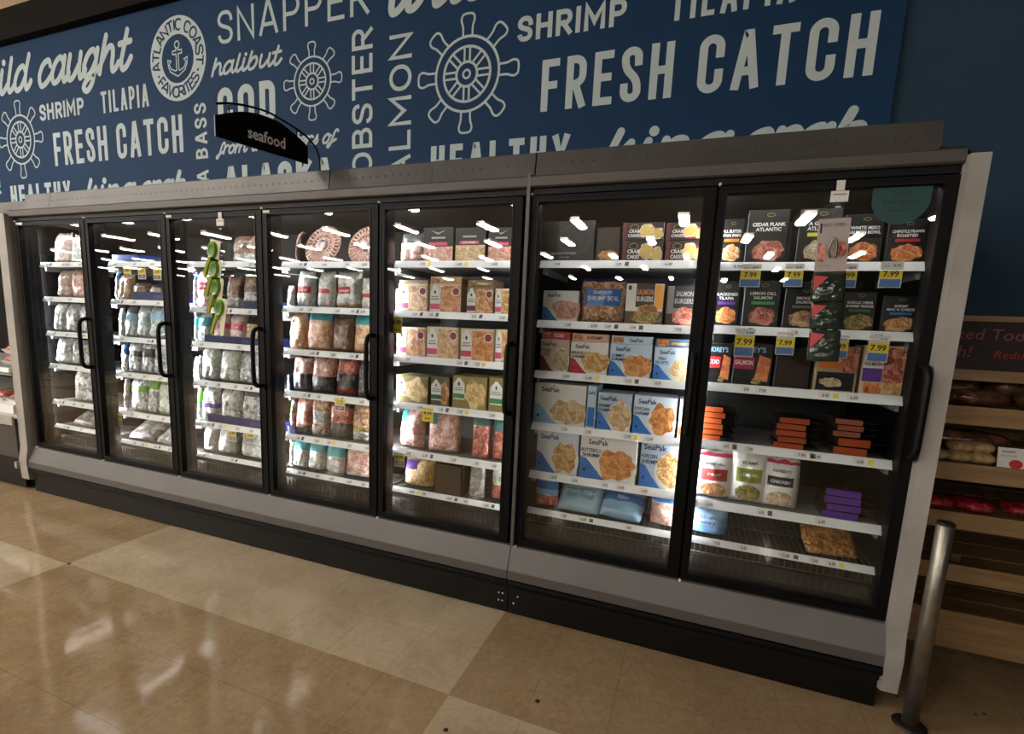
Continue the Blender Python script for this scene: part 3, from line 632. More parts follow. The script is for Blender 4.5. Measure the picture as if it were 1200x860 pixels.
ITEMS=[
(1, 1, 'pinkish prawn bag', 'bag', 'prawn', 0.181, 0.212, 0.222),
(1, 1, 'frosty prawn bag', 'bag', 'frost', 0.388, 0.165, 0.206),
(1, 2, 'pink prawn bag', 'bag', 'prawn', 0.185, 0.153, 0.204),
(1, 2, 'tall pink prawn bag', 'bag', 'prawn2', 0.353, 0.173, 0.217),
(1, 3, 'silvery white bag', 'bag', 'silver', 0.073, 0.173, 0.214),
(1, 3, 'narrow silvery bag', 'bag', 'silver2', 0.24, 0.153, 0.212),
(1, 3, 'silvery bag by handle', 'bag', 'silver', 0.383, 0.124, 0.216),
(1, 4, 'wide crumpled silver bag', 'bag', 'silver3', 0.085, 0.233, 0.2),
(1, 4, 'grey crumpled bag', 'bag', 'greybag', 0.309, 0.208, 0.198),
(1, 5, 'lone silver bag', 'bag', 'silver2', 0.298, 0.206, 0.244),
(1, 6, 'clear bag lying flat', 'lay', 'clearbag', 0.262, 0.313, 0.103),
(2, 1, 'blue tray of pouches', 'tray', 'blue', 0.923, 0.271, 0.079),
(2, 1, 'low navy tray', 'tray', 'navy', 1.182, 0.216, 0.038),
(2, 2, 'white and blue bag', 'bag', 'silverblue', 0.743, 0.101, 0.195),
(2, 2, 'tan shrimp bag', 'bag', 'tan', 0.863, 0.125, 0.173),
(2, 2, 'brown bag in navy tray', 'bag', 'brown', 1.023, 0.164, 0.122),
(2, 2, 'dark brown bag by handle', 'bag', 'brown2', 1.188, 0.151, 0.113),
(2, 3, 'pale green bag', 'bag', 'palegreen', 0.76, 0.138, 0.205),
(2, 3, 'white blue-labelled bag', 'bag', 'bluemid', 0.897, 0.116, 0.22),
(2, 3, 'icy aqua bag', 'bag', 'aqua', 1.025, 0.122, 0.23),
(2, 3, 'leaning blue-banded bag', 'bag', 'bluemid2', 1.17, 0.153, 0.228),
(2, 4, 'bag with blue label', 'bag', 'bluetop', 0.77, 0.139, 0.221),
(2, 4, 'silver bag with grey band', 'bag', 'greyband', 0.916, 0.135, 0.222),
(2, 4, 'dark-banded silver bag', 'bag', 'greyband2', 1.053, 0.123, 0.23),
(2, 4, 'silver bag beside handle', 'bag', 'silver', 1.174, 0.103, 0.23),
(2, 5, 'rosy bag', 'bag', 'rosy', 0.762, 0.108, 0.243),
(2, 5, 'green-banded white bag', 'bag', 'greenband', 0.927, 0.205, 0.25),
(2, 5, 'green-topped bag', 'bag', 'greentop', 1.085, 0.097, 0.25),
(2, 5, 'pale green white bag', 'bag', 'palegreen2', 1.202, 0.121, 0.26),
(2, 6, 'slumped clear bag', 'lay', 'clearbag', 0.917, 0.286, 0.16),
(2, 6, 'folded silver bag', 'lay', 'silver', 1.171, 0.193, 0.157),
(3, 1, 'dim clear prawn bag', 'bag', 'dimprawn', 1.977, 0.195, 0.166),
(3, 2, 'white bag with blue corner', 'bag', 'silverblue', 1.51, 0.086, 0.234),
(3, 2, 'pink bag with red label', 'bag', 'pinkred', 1.63, 0.137, 0.256),
(3, 2, 'clear prawn bag', 'bag', 'dimprawn', 1.887, 0.129, 0.21),
(3, 2, 'clear prawn bag in navy tray', 'bag', 'dimprawn2', 2.025, 0.132, 0.211),
(3, 3, 'white teal bag', 'bag', 'tealmid', 1.503, 0.075, 0.199),
(3, 3, 'teal-banded bag', 'bag', 'tealmid2', 1.607, 0.12, 0.197),
(3, 3, 'rosy bag behind spoons', 'bag', 'pinkred2', 1.746, 0.143, 0.185),
(3, 3, 'pink bag with magenta label', 'bag', 'pinkred', 1.9, 0.138, 0.201),
(3, 3, 'brown shrimp bag', 'bag', 'brown3', 2.032, 0.099, 0.173),
(3, 4, 'small silver pouch', 'bag', 'silver2', 1.471, 0.052, 0.147),
(3, 4, 'thin silver pouch', 'bag', 'silver', 1.529, 0.056, 0.157),
(3, 4, 'greenish silver bag', 'bag', 'greensilver', 1.644, 0.155, 0.22),
(3, 4, 'wide greenish clear bag', 'bag', 'greensilver2', 1.816, 0.168, 0.23),
(3, 4, 'grey silver bag', 'bag', 'greybag', 1.979, 0.144, 0.223),
(3, 5, 'bright green bag', 'bag', 'greenbright', 1.48, 0.089, 0.231),
(3, 5, 'silver bag with purple print', 'bag', 'purpleprint', 1.617, 0.178, 0.231),
(3, 5, 'crinkled silver bag', 'bag', 'silver3', 1.809, 0.17, 0.236),
(3, 5, 'dark silver bag', 'bag', 'greybag2', 1.988, 0.16, 0.235),
(3, 6, 'cloudy silver bag', 'bag', 'frost', 1.604, 0.16, 0.177),
(3, 6, 'cloudy bag with orange tag', 'bag', 'frost2', 1.764, 0.147, 0.184),
(3, 6, 'cloudy bag below second tag', 'bag', 'frost', 1.978, 0.162, 0.192),
(4, 1, 'orange shrimp ring edge', 'ring', 'edge', 2.31, 0.071, 0.195),
(4, 1, 'large round shrimp ring', 'ring', 'full', 2.545, 0.322, 0.208),
(4, 1, 'second round shrimp ring', 'ring', 'full', 2.848, 0.214, 0.2),
(4, 2, 'small pale bag', 'bag', 'frost', 2.321, 0.098, 0.122),
(4, 2, 'white bag with red label', 'bag', 'whitered', 2.447, 0.126, 0.211),
(4, 2, 'slim white red-labelled bag', 'bag', 'whitered2', 2.6, 0.119, 0.212),
(4, 2, 'fat white red-labelled bag', 'bag', 'whitered3', 2.75, 0.152, 0.212),
(4, 2, 'red-labelled bag by frame', 'bag', 'whitered2', 2.895, 0.079, 0.171),
(4, 3, 'orange shrimp bag', 'bag', 'orangeshrimp', 2.383, 0.13, 0.219),
(4, 3, 'teal-topped orange shrimp bag', 'bag', 'tealtop', 2.539, 0.169, 0.234),
(4, 3, 'dim brown shrimp bag', 'bag', 'brown', 2.707, 0.144, 0.2),
(4, 3, 'teal-topped pink shrimp bag', 'bag', 'tealtop2', 2.863, 0.144, 0.234),
(4, 4, 'blue carton', 'box', 'bluecarton', 2.303, 0.067, 0.1),
(4, 4, 'pink-topped dark bag', 'bag', 'pinkdark', 2.411, 0.134, 0.211),
(4, 4, 'white streaked dark bag', 'bag', 'pinkdark2', 2.568, 0.167, 0.226),
(4, 4, 'red and black shrimp bag', 'bag', 'pinkdark3', 2.739, 0.151, 0.227),
(4, 4, 'dim dark shrimp bag', 'bag', 'dim', 2.881, 0.111, 0.222),
(4, 5, 'green and white bag', 'bag', 'greenwhite', 2.307, 0.088, 0.198),
(4, 5, 'red shrimp bag', 'bag', 'redshrimp', 2.42, 0.125, 0.235),
(4, 5, 'silver streaked red bag', 'bag', 'redsilver', 2.547, 0.122, 0.247),
(4, 5, 'red shrimp bag with yellow tag', 'bag', 'redshrimp2', 2.694, 0.154, 0.255),
(4, 5, 'red shrimp bag with lettuce green', 'bag', 'redgreen', 2.853, 0.146, 0.25),
(4, 6, 'white yellow-topped bag', 'bag', 'yellowtop', 2.296, 0.069, 0.161),
(4, 6, 'teal-topped white bag', 'bag', 'tealwhite', 2.391, 0.114, 0.184),
(4, 6, 'slim teal-topped bag', 'bag', 'tealwhite2', 2.515, 0.121, 0.189),
(4, 6, 'wide teal-topped bag', 'bag', 'tealwhite3', 2.651, 0.139, 0.19),
(4, 6, 'pink shrimp bag slumped over', 'bag', 'pinkslump', 2.83, 0.194, 0.182),
(5, 1, 'red and white shrimp bag', 'bag', 'redwhitebag', 3.157, 0.175, 0.155),
(5, 1, 'black carton with pink band', 'box', 'blackpink', 3.341, 0.179, 0.177),
(5, 1, 'black carton of pale shrimp', 'box', 'blackpink2', 3.523, 0.172, 0.172),
(5, 1, 'black carton half behind frame', 'box', 'blackpink', 3.689, 0.14, 0.168),
(5, 2, 'cream side-turned carton', 'box', 'creamside', 3.083, 0.032, 0.121),
(5, 2, 'cream carton of orange shrimp', 'box', 'creampink', 3.196, 0.183, 0.149),
(5, 2, 'cream carton with red dip', 'box', 'creampink2', 3.389, 0.187, 0.152),
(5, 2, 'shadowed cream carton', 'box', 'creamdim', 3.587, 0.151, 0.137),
(5, 2, 'cream carton at frame', 'box', 'creampink', 3.72, 0.105, 0.131),
(5, 3, 'cream carton with white house label', 'box', 'creampink2', 3.174, 0.208, 0.159),
(5, 3, 'cream carton with pink strip', 'box', 'creampink', 3.379, 0.192, 0.168),
(5, 3, 'cream carton with crumb shrimp', 'box', 'creampink2', 3.578, 0.189, 0.167),
(5, 3, 'narrow cream carton by handle', 'box', 'creampink', 3.731, 0.103, 0.17),
(5, 4, 'olive carton of yellow shrimp', 'box', 'creamgreen0', 3.197, 0.205, 0.152),
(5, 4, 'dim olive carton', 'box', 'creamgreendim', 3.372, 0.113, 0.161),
(5, 4, 'green-labelled yellow carton', 'box', 'creamgreen', 3.544, 0.201, 0.175),
(5, 4, 'green-labelled carton by handle', 'box', 'creamgreen2', 3.724, 0.142, 0.18),
(5, 5, 'pink prawn bag with teal label', 'bag', 'pinkteal', 3.182, 0.159, 0.234),
(5, 5, 'bulging pink prawn bag', 'bag', 'pinkteal2', 3.382, 0.187, 0.25),
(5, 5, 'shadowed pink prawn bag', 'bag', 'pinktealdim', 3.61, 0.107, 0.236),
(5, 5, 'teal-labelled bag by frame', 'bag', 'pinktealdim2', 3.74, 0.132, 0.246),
(5, 6, 'yellow noodle-like shrimp bag', 'bag', 'yellowshrimp', 3.233, 0.186, 0.157),
(5, 6, 'empty brown display carton', 'tray', 'brownbox', 3.437, 0.166, 0.162),
(5, 6, 'small clear bag', 'bag', 'clearbag', 3.595, 0.09, 0.166),
(5, 6, 'green and red bag', 'bag', 'greenred', 3.746, 0.143, 0.197),
(6, 1, 'large black carton', 'box', 'blackbig', 4.023, 0.254, 0.19),
(6, 1, 'dark brown carton', 'box', 'darkbrown', 4.213, 0.108, 0.155),
(6, 1, 'maroon carton of round pastries', 'box', 'pastry', 4.368, 0.181, 0.096),
(6, 1, 'upper maroon pastry carton', 'box', 'pastryup', 4.365, 0.181, 0.173),
(6, 1, 'black pastry carton', 'box', 'pastry2', 4.551, 0.171, 0.093),
(6, 1, 'upper black pastry carton', 'box', 'pastry2up', 4.547, 0.171, 0.168),
(6, 2, 'white carton of pink shrimp', 'box', 'seapink', 4.006, 0.176, 0.157),
(6, 2, 'large blue seafood boil bag', 'bag', 'boil', 4.2, 0.203, 0.207),
(6, 2, 'white salmon burger carton', 'box', 'burger', 4.394, 0.167, 0.186),
(6, 2, 'shadowed salmon burger carton', 'box', 'burgerdim', 4.567, 0.155, 0.177),
(6, 3, 'maroon cod carton', 'box', 'seacod', 3.992, 0.147, 0.169),
(6, 3, 'white and red shrimp carton', 'box', 'seared', 4.161, 0.181, 0.165),
(6, 3, 'blue carton of breaded shrimp', 'box', 'seablue', 4.353, 0.19, 0.163),
(6, 3, 'pale blue carton of fried fish', 'box', 'sealight', 4.554, 0.194, 0.159),
(6, 4, 'white carton of shrimp rings', 'box', 'seawhite', 4.027, 0.27, 0.214),
(6, 4, 'blue carton turned edgewise', 'box', 'seaspine', 4.189, 0.045, 0.219),
(6, 4, 'shrimp scampi carton', 'box', 'seascampi', 4.298, 0.16, 0.191),
(6, 4, 'popcorn shrimp carton', 'box', 'seapop', 4.481, 0.191, 0.192),
(6, 4, 'white carton sliver', 'box', 'seaspine2', 4.621, 0.072, 0.189),
(6, 5, 'white carton of breaded fillets', 'box', 'seafillet', 4.034, 0.213, 0.228),
(6, 5, 'butterfly shrimp carton', 'box', 'seabutter', 4.285, 0.272, 0.228),
(6, 5, 'popcorn shrimp carton low', 'box', 'seapop2', 4.55, 0.23, 0.239),
(6, 6, 'white blue bag standing', 'bag', 'fishbag', 3.986, 0.112, 0.162),
(6, 6, 'pale blue bag slumped', 'lay', 'fishbag2', 4.148, 0.217, 0.156),
(6, 6, 'blue bag folded over', 'lay', 'fishbag3', 4.356, 0.208, 0.129),
(6, 6, 'white and orange bag', 'bag', 'fishbag4', 4.581, 0.164, 0.191),
(7, 1, 'black carton with orange strip', 'box', 'meal1', 4.725, 0.092, 0.185),
(7, 1, 'black cedar salmon carton', 'box', 'meal2', 4.859, 0.154, 0.218),
(7, 1, 'black carton with yellow strip', 'box', 'meal3', 5.044, 0.15, 0.217),
(7, 1, 'black carton with bare top', 'box', 'meal4', 5.193, 0.134, 0.189),
(7, 1, 'black carton with red strip', 'box', 'meal5', 5.332, 0.125, 0.166),
(7, 2, 'black carton with purple strip', 'box', 'meal6', 4.73, 0.11, 0.189),
(7, 2, 'black carton with green strip', 'box', 'meal7', 4.868, 0.14, 0.197),
(7, 2, 'black salmon carton behind strip', 'box', 'meal8', 5.021, 0.142, 0.175),
(7, 2, 'black carton of pasta', 'box', 'meal9', 5.212, 0.119, 0.158),
(7, 2, 'black carton with blue strip', 'box', 'meal10', 5.347, 0.116, 0.144),
(7, 3, 'black carton with red label', 'box', 'morey1', 4.73, 0.102, 0.174),
(7, 3, 'black carton with maroon label', 'box', 'morey2', 4.861, 0.153, 0.182),
(7, 3, 'plain dark carton', 'box', 'darkplain', 5.012, 0.133, 0.169),
(7, 3, 'orange-labelled window tray', 'box', 'window', 5.167, 0.152, 0.188),
(7, 3, 'cream tray of pink fillets', 'box', 'fillets', 5.326, 0.147, 0.197),
(7, 5, 'white pouch with red label', 'bag', 'pouchred', 4.76, 0.164, 0.215),
(7, 5, 'white pouch with green label', 'bag', 'pouchgreen', 4.901, 0.153, 0.249),
(7, 5, 'white pouch with black label', 'bag', 'pouchblack', 5.026, 0.147, 0.22),
(7, 6, 'blue and silver pouch', 'bag', 'pouchblue', 4.757, 0.159, 0.117),
(7, 6, 'limp brown bag', 'lay', 'brownlay', 5.253, 0.202, 0.053),
]
# ------------------------------------------------------------------ goods in the freezers
PFRONT = 0.142
C = contents
PAL = {
 'prawn': C('prawn_bag', (196, 160, 146), (240, 222, 212)), 'pinkprawn': C('pink_prawn_bag', (206, 140, 124), (242, 210, 198)),
 'frost': C('frosty_bag', (188, 188, 182), (244, 244, 240)), 'silver': C('silvery_bag', (138, 144, 144), (240, 243, 243)), 'grey': C('grey_bag', (112, 114, 112), (214, 216, 214)),
 'tan': C('tan_bag', (186, 146, 106), (230, 202, 168)), 'brown': C('brown_bag', (84, 62, 48), (150, 112, 84)), 'palegreen': C('pale_green_bag', (176, 192, 166), (240, 243, 234)),
 'aqua': C('aqua_bag', (150, 178, 180), (240, 246, 246)), 'rosy': C('rosy_bag', (208, 166, 158), (242, 222, 218)), 'orange': C('orange_shrimp_bag', (220, 150, 100), (248, 218, 186)),
 'tealc': C('tan_shrimp_bag', (206, 166, 140), (240, 220, 205)), 'red': C('red_shrimp_bag', (136, 44, 36), (222, 140, 118)), 'dim': C('dim_bag', (46, 40, 36), (104, 88, 78)),
 'darkbag': C('dark_bag', (22, 20, 20), (70, 60, 56)), 'yellow': C('yellow_shrimp', (204, 156, 78), (244, 216, 148), 55), 'clear': C('clear_bag', (120, 116, 108), (206, 203, 196), 16),
 'fried': C('fried_shrimp', (186, 122, 62), (238, 200, 136), 70), 'friedo': C('breaded_orange', (188, 104, 46), (232, 168, 96), 60), 'rings': C('shrimp_rings', (196, 152, 100), (242, 214, 168), 75),
 'pinkfood': C('pink_shrimp_food', (204, 128, 108), (240, 192, 170), 80), 'burger': C('burger_food', (128, 78, 40), (214, 158, 84), 60), 'pasta': C('pasta_food', (188, 110, 56), (240, 196, 140), 80),
 'stew': C('orange_stew', (190, 84, 34), (238, 160, 84), 80), 'redfish': C('red_fish', (150, 60, 44), (226, 150, 128), 60), 'salmonfillet': C('salmon_fillet', (196, 96, 52), (234, 150, 92), 45),
 'mash': C('pale_mash', (176, 150, 116), (232, 214, 180), 90), 'veg': C('mixed_veg', (94, 104, 50), (206, 170, 100), 85), 'crab': C('seafood_mix', (150, 90, 60), (228, 190, 150), 60),
}
K = ink((18, 17, 18)); WH = ink((236, 235, 230)); NAVY = ink((28, 40, 84)); REDI = ink((190, 40, 44)); TEAL = ink((60, 160, 166)); BLUE = ink((58, 120, 196)); SKY = ink((150, 196, 226))
GRN = ink((120, 180, 70)); ORA = ink((226, 120, 40)); PURP = ink((96, 54, 150)); MAR = ink((122, 28, 48)); PINK = ink((218, 80, 120)); YELI = ink((232, 204, 60)); CREAMI = ink((222, 206, 172)); OLIVE = ink((150, 136, 84))
GREYI = ink((150, 152, 152)); DKB = ink((40, 32, 28)); DKG = ink((60, 62, 60)); NAVYT = ink((36, 44, 100)); LBLUE = ink((196, 220, 238))

def bag(wd, h, dp, mat, bands=(), label=None, txt=(), seed=0, header=None):
    """filled pillow pouch: pinched top seal, rounded belly, crumpled film"""
    rnd = random.Random(seed); nx, nz = 12, 16; mb = MB(); sd = Vector((rnd.random()*50, rnd.random()*50, rnd.random()*50))
    def surf(u, v, side):
        fv = min(1.0, (v/.10)**.5 if v < .10 else 1.0); top = max(0, (v-.70)/.30); fv *= (1-top**1.6*.94)
        thick = dp/2*fv*max(0.0, 1-abs(u)**3.2)**.65*(1.12-.25*v)
        nse = noise.noise(Vector((u*2.1, v*3.2, side*3.0))+sd); n2 = noise.noise(Vector((u*5.5, v*7.5, side*3.0))*1.0+sd)
        y = side*(thick*(1+.28*nse)+.0022) + side*.007*n2*min(1, thick/.01)
        x = u*wd/2*(1-.06*(1-fv)+.05*noise.noise(Vector((v*4, side*0, 7.0))+sd)*abs(u))
        z = v*h + (.010*noise.noise(Vector((u*3, 9, 1))+sd) if v > .93 else 0) + .004*n2*(0 if v < .05 else 1)
        if v == 0: z = 0
        return (x, y, z)
    for side in (-1, 1):
        vs_ = [surf(-1+2*i/nx, j/nz, side) for j in range(nz+1) for i in range(nx+1)]
        groups = {}
        for j in range(nz):
            for i in range(nx):
                u, v = (i+.5)/nx, (j+.5)/nz; m = mat
                for (v0, v1, bm_) in bands:
                    if v0 <= v < v1: m = bm_
                if label and side < 0 and label[0] <= u < label[2] and label[1] <= v < label[3]: m = label[4]
                q = (j*(nx+1)+i, j*(nx+1)+i+1, (j+1)*(nx+1)+i+1, (j+1)*(nx+1)+i)
                groups.setdefault(m, []).append(q if side < 0 else q[::-1])
        o = len(mb.v); mb.v += vs_
        for m, fs in groups.items():
            mi = mb.mi(m)
            for f in fs: mb.f.append(tuple(a+o for a in f)); mb.m.append(mi); mb.sm.append(True)
    n1 = nx+1; tot = n1*(nz+1)
    edge = [i for i in range(n1)]+[j*n1+nx for j in range(1, nz+1)]+[nz*n1+i for i in range(nx-1, -1, -1)]+[j*n1 for j in range(nz-1, 0, -1)]
    mi = mb.mi(bands[-1][2] if bands else mat)
    for a, b in zip(edge, edge[1:]+edge[:1]): mb.f.append((b, a, a+tot, b+tot)); mb.m.append(mi); mb.sm.append(False)
    def onface(a, b):
        u = max(-1, min(1, a/(wd/2))); v = max(0, min(1, b/h)); return (a, surf(u, v, -1)[1]-.0018, b)
    for (s, cu, cv, hf, m, bold, mw) in txt: text(mb, s, (cu-.5)*wd, cv*h, hf*h, m, onface, bold, mw*wd)
    return mb
def carton(wd, h, dp, body, art=(), side=None):
    mb = MB(); b = .0025
    x, z = wd/2, h; sidem = side or body
    # folded card box with slightly eased front edges
    mb.add([(-x+b, 0, b), (x-b, 0, b), (x-b, 0, z-b), (-x+b, 0, z-b), (-x, b, 0), (x, b, 0), (x, b, z), (-x, b, z), (-x, dp, 0), (x, dp, 0), (x, dp, z), (-x, dp, z)],
           [(0, 1, 2, 3), (4, 5, 1, 0), (5, 6, 2, 1), (6, 7, 3, 2), (7, 4, 0, 3)], body)
    mb.add([(-x, b, 0), (x, b, 0), (x, b, z), (-x, b, z), (-x, dp, 0), (x, dp, 0), (x, dp, z), (-x, dp, z)], [(1, 5, 6, 2), (4, 0, 3, 7), (3, 2, 6, 7), (4, 5, 1, 0), (5, 4, 7, 6)], sidem)
    mb.box(-x*.5, x*.5, dp*.45, dp*.47, z, z+.0006, sidem)     # top flap seam
    y = 0
    for a in art:
        y -= .00035; k = a[0]
        if k == 'r': mb.flat([((a[1]-.5)*wd, a[2]*h), ((a[3]-.5)*wd, a[2]*h), ((a[3]-.5)*wd, a[4]*h), ((a[1]-.5)*wd, a[4]*h)], y, a[5])
        elif k == 'e': mb.ell((a[1]-.5)*wd, a[2]*h, a[3]*wd, a[4]*h, y, a[5], jag=.30 if not a[5].name.startswith('print') else 0)
        elif k == 'p': mb.flat([((u-.5)*wd, v*h) for u, v in a[1]], y, a[2])
        elif k == 't':
            yy = y; text(mb, a[1], (a[2]-.5)*wd, a[3]*h, a[4]*h, a[5], lambda p, q: (p, yy, q), a[6] if len(a) > 6 else False, (a[7] if len(a) > 7 else .9)*wd, a[8] if len(a) > 8 else 'c')
    return mb
def house(u0, u1, v0, v1, strip):
    vm = v0+(v1-v0)*.72; um = (u0+u1)/2
    return [('p', [(u0, v0), (u1, v0), (u1, vm), (um+.03, v1), (um-.03, v1), (u0, vm)], WH), ('r', u0, v0+(v1-v0)*.06, u1, v0+(v1-v0)*.27, strip), ('e', um, vm, .035, .06, DKG), ('r', u0+.03, v0+(v1-v0)*.42, u1-.03, v0+(v1-v0)*.47, GREYI), ('r', u0+.05, v0+(v1-v0)*.52, u1-.05, v0+(v1-v0)*.56, GREYI)]
P_ = PAL
def cream(strip, food, body=None, dip=True, hl=.02):
    a = [('r', .36, .04, .985, .93, food)] + house(hl, .34, .08, .96, strip)
    if dip: a += [('e', .84, .74, .13, .15, WH), ('e', .84, .74, .105, .12, ink((150, 50, 30)))]
    return (body or CREAMI, a)
def sea(body, title, food, tcol=NAVY, lines=(), blob=None, sail=NAVYT, bluepart=True, fe=(.66, .40, .36, .34)):
    a = []
    if bluepart: a += [('p', [(0, 0), (.50, 0), (.30, .22), (.12, .46), (0, .50)], blob or BLUE)]
    a += [('e', fe[0], fe[1]-.04, fe[2]+.03, fe[3], WH), ('e', fe[0], fe[1], fe[2], fe[3]-.03, food)]
    a += [('t', 'SeaPak', .32, .80, .115, sail, True, .55), ('p', [(.36, .93), (.40, .93), (.385, .99)], REDI)]
    v = .62
    for s in lines: a.append(('t', s, .20, v, .085, tcol, True, .36)); v -= .115
    a += [('e', .09, .20, .028, .038, NAVY)]
    return (body, a)
def meal(strip, title, food, t2=None, pos=.55):
    a = [('e', .55, .24, .44, .22, ink((48, 40, 36))), ('e', .55, .25, .40, .19, food), ('e', pos, .90, .10, .035, OLIVE), ('e', pos, .90, .085, .025, K)]
    if title: a.append(('t', title, .52, .70, .065, WH, True, .8))
    if t2: a.append(('t', t2, .52, .61, .065, WH, True, .8))
    if strip: a.append(('r', .22, .50, .85, .565, strip))
    return (K, a)
def morey(col, lab):
    return (K, [('t', "MOREY'S", .42, .80, .12, SKY, True, .8), ('r', .02, .40, .55, .68, col), ('t', lab, .28, .50, .11, WH, True, .46), ('p', [(.58, .18), (.92, .12), (.96, .66), (.66, .74)], P_['salmonfillet']), ('p', [(.5, .08), (.7, .05), (.8, .16), (.55, .2)], P_['veg'])])
def pastry(up):
    a = [('r', .0, .0, .10, 1, ink((96, 40, 44))), ('e', .62, .45, .24, .40, MAR)]
    a += [('e', .60, .52, .20, .38, P_['mash']), ('e', .60, .52, .15, .27, ink((206, 178, 96))), ('e', .84, .36, .15, .32, P_['mash']), ('e', .84, .36, .11, .22, ink((206, 178, 96)))]
    a += [('e', .28, .74, .11, .14, OLIVE), ('e', .28, .74, .095, .11, K), ('t', 'CRAB', .28, .42, .17, WH, True, .3), ('t', 'CAKES', .28, .18, .17, WH, True, .3)]
    return (ink((44, 30, 28)), a)
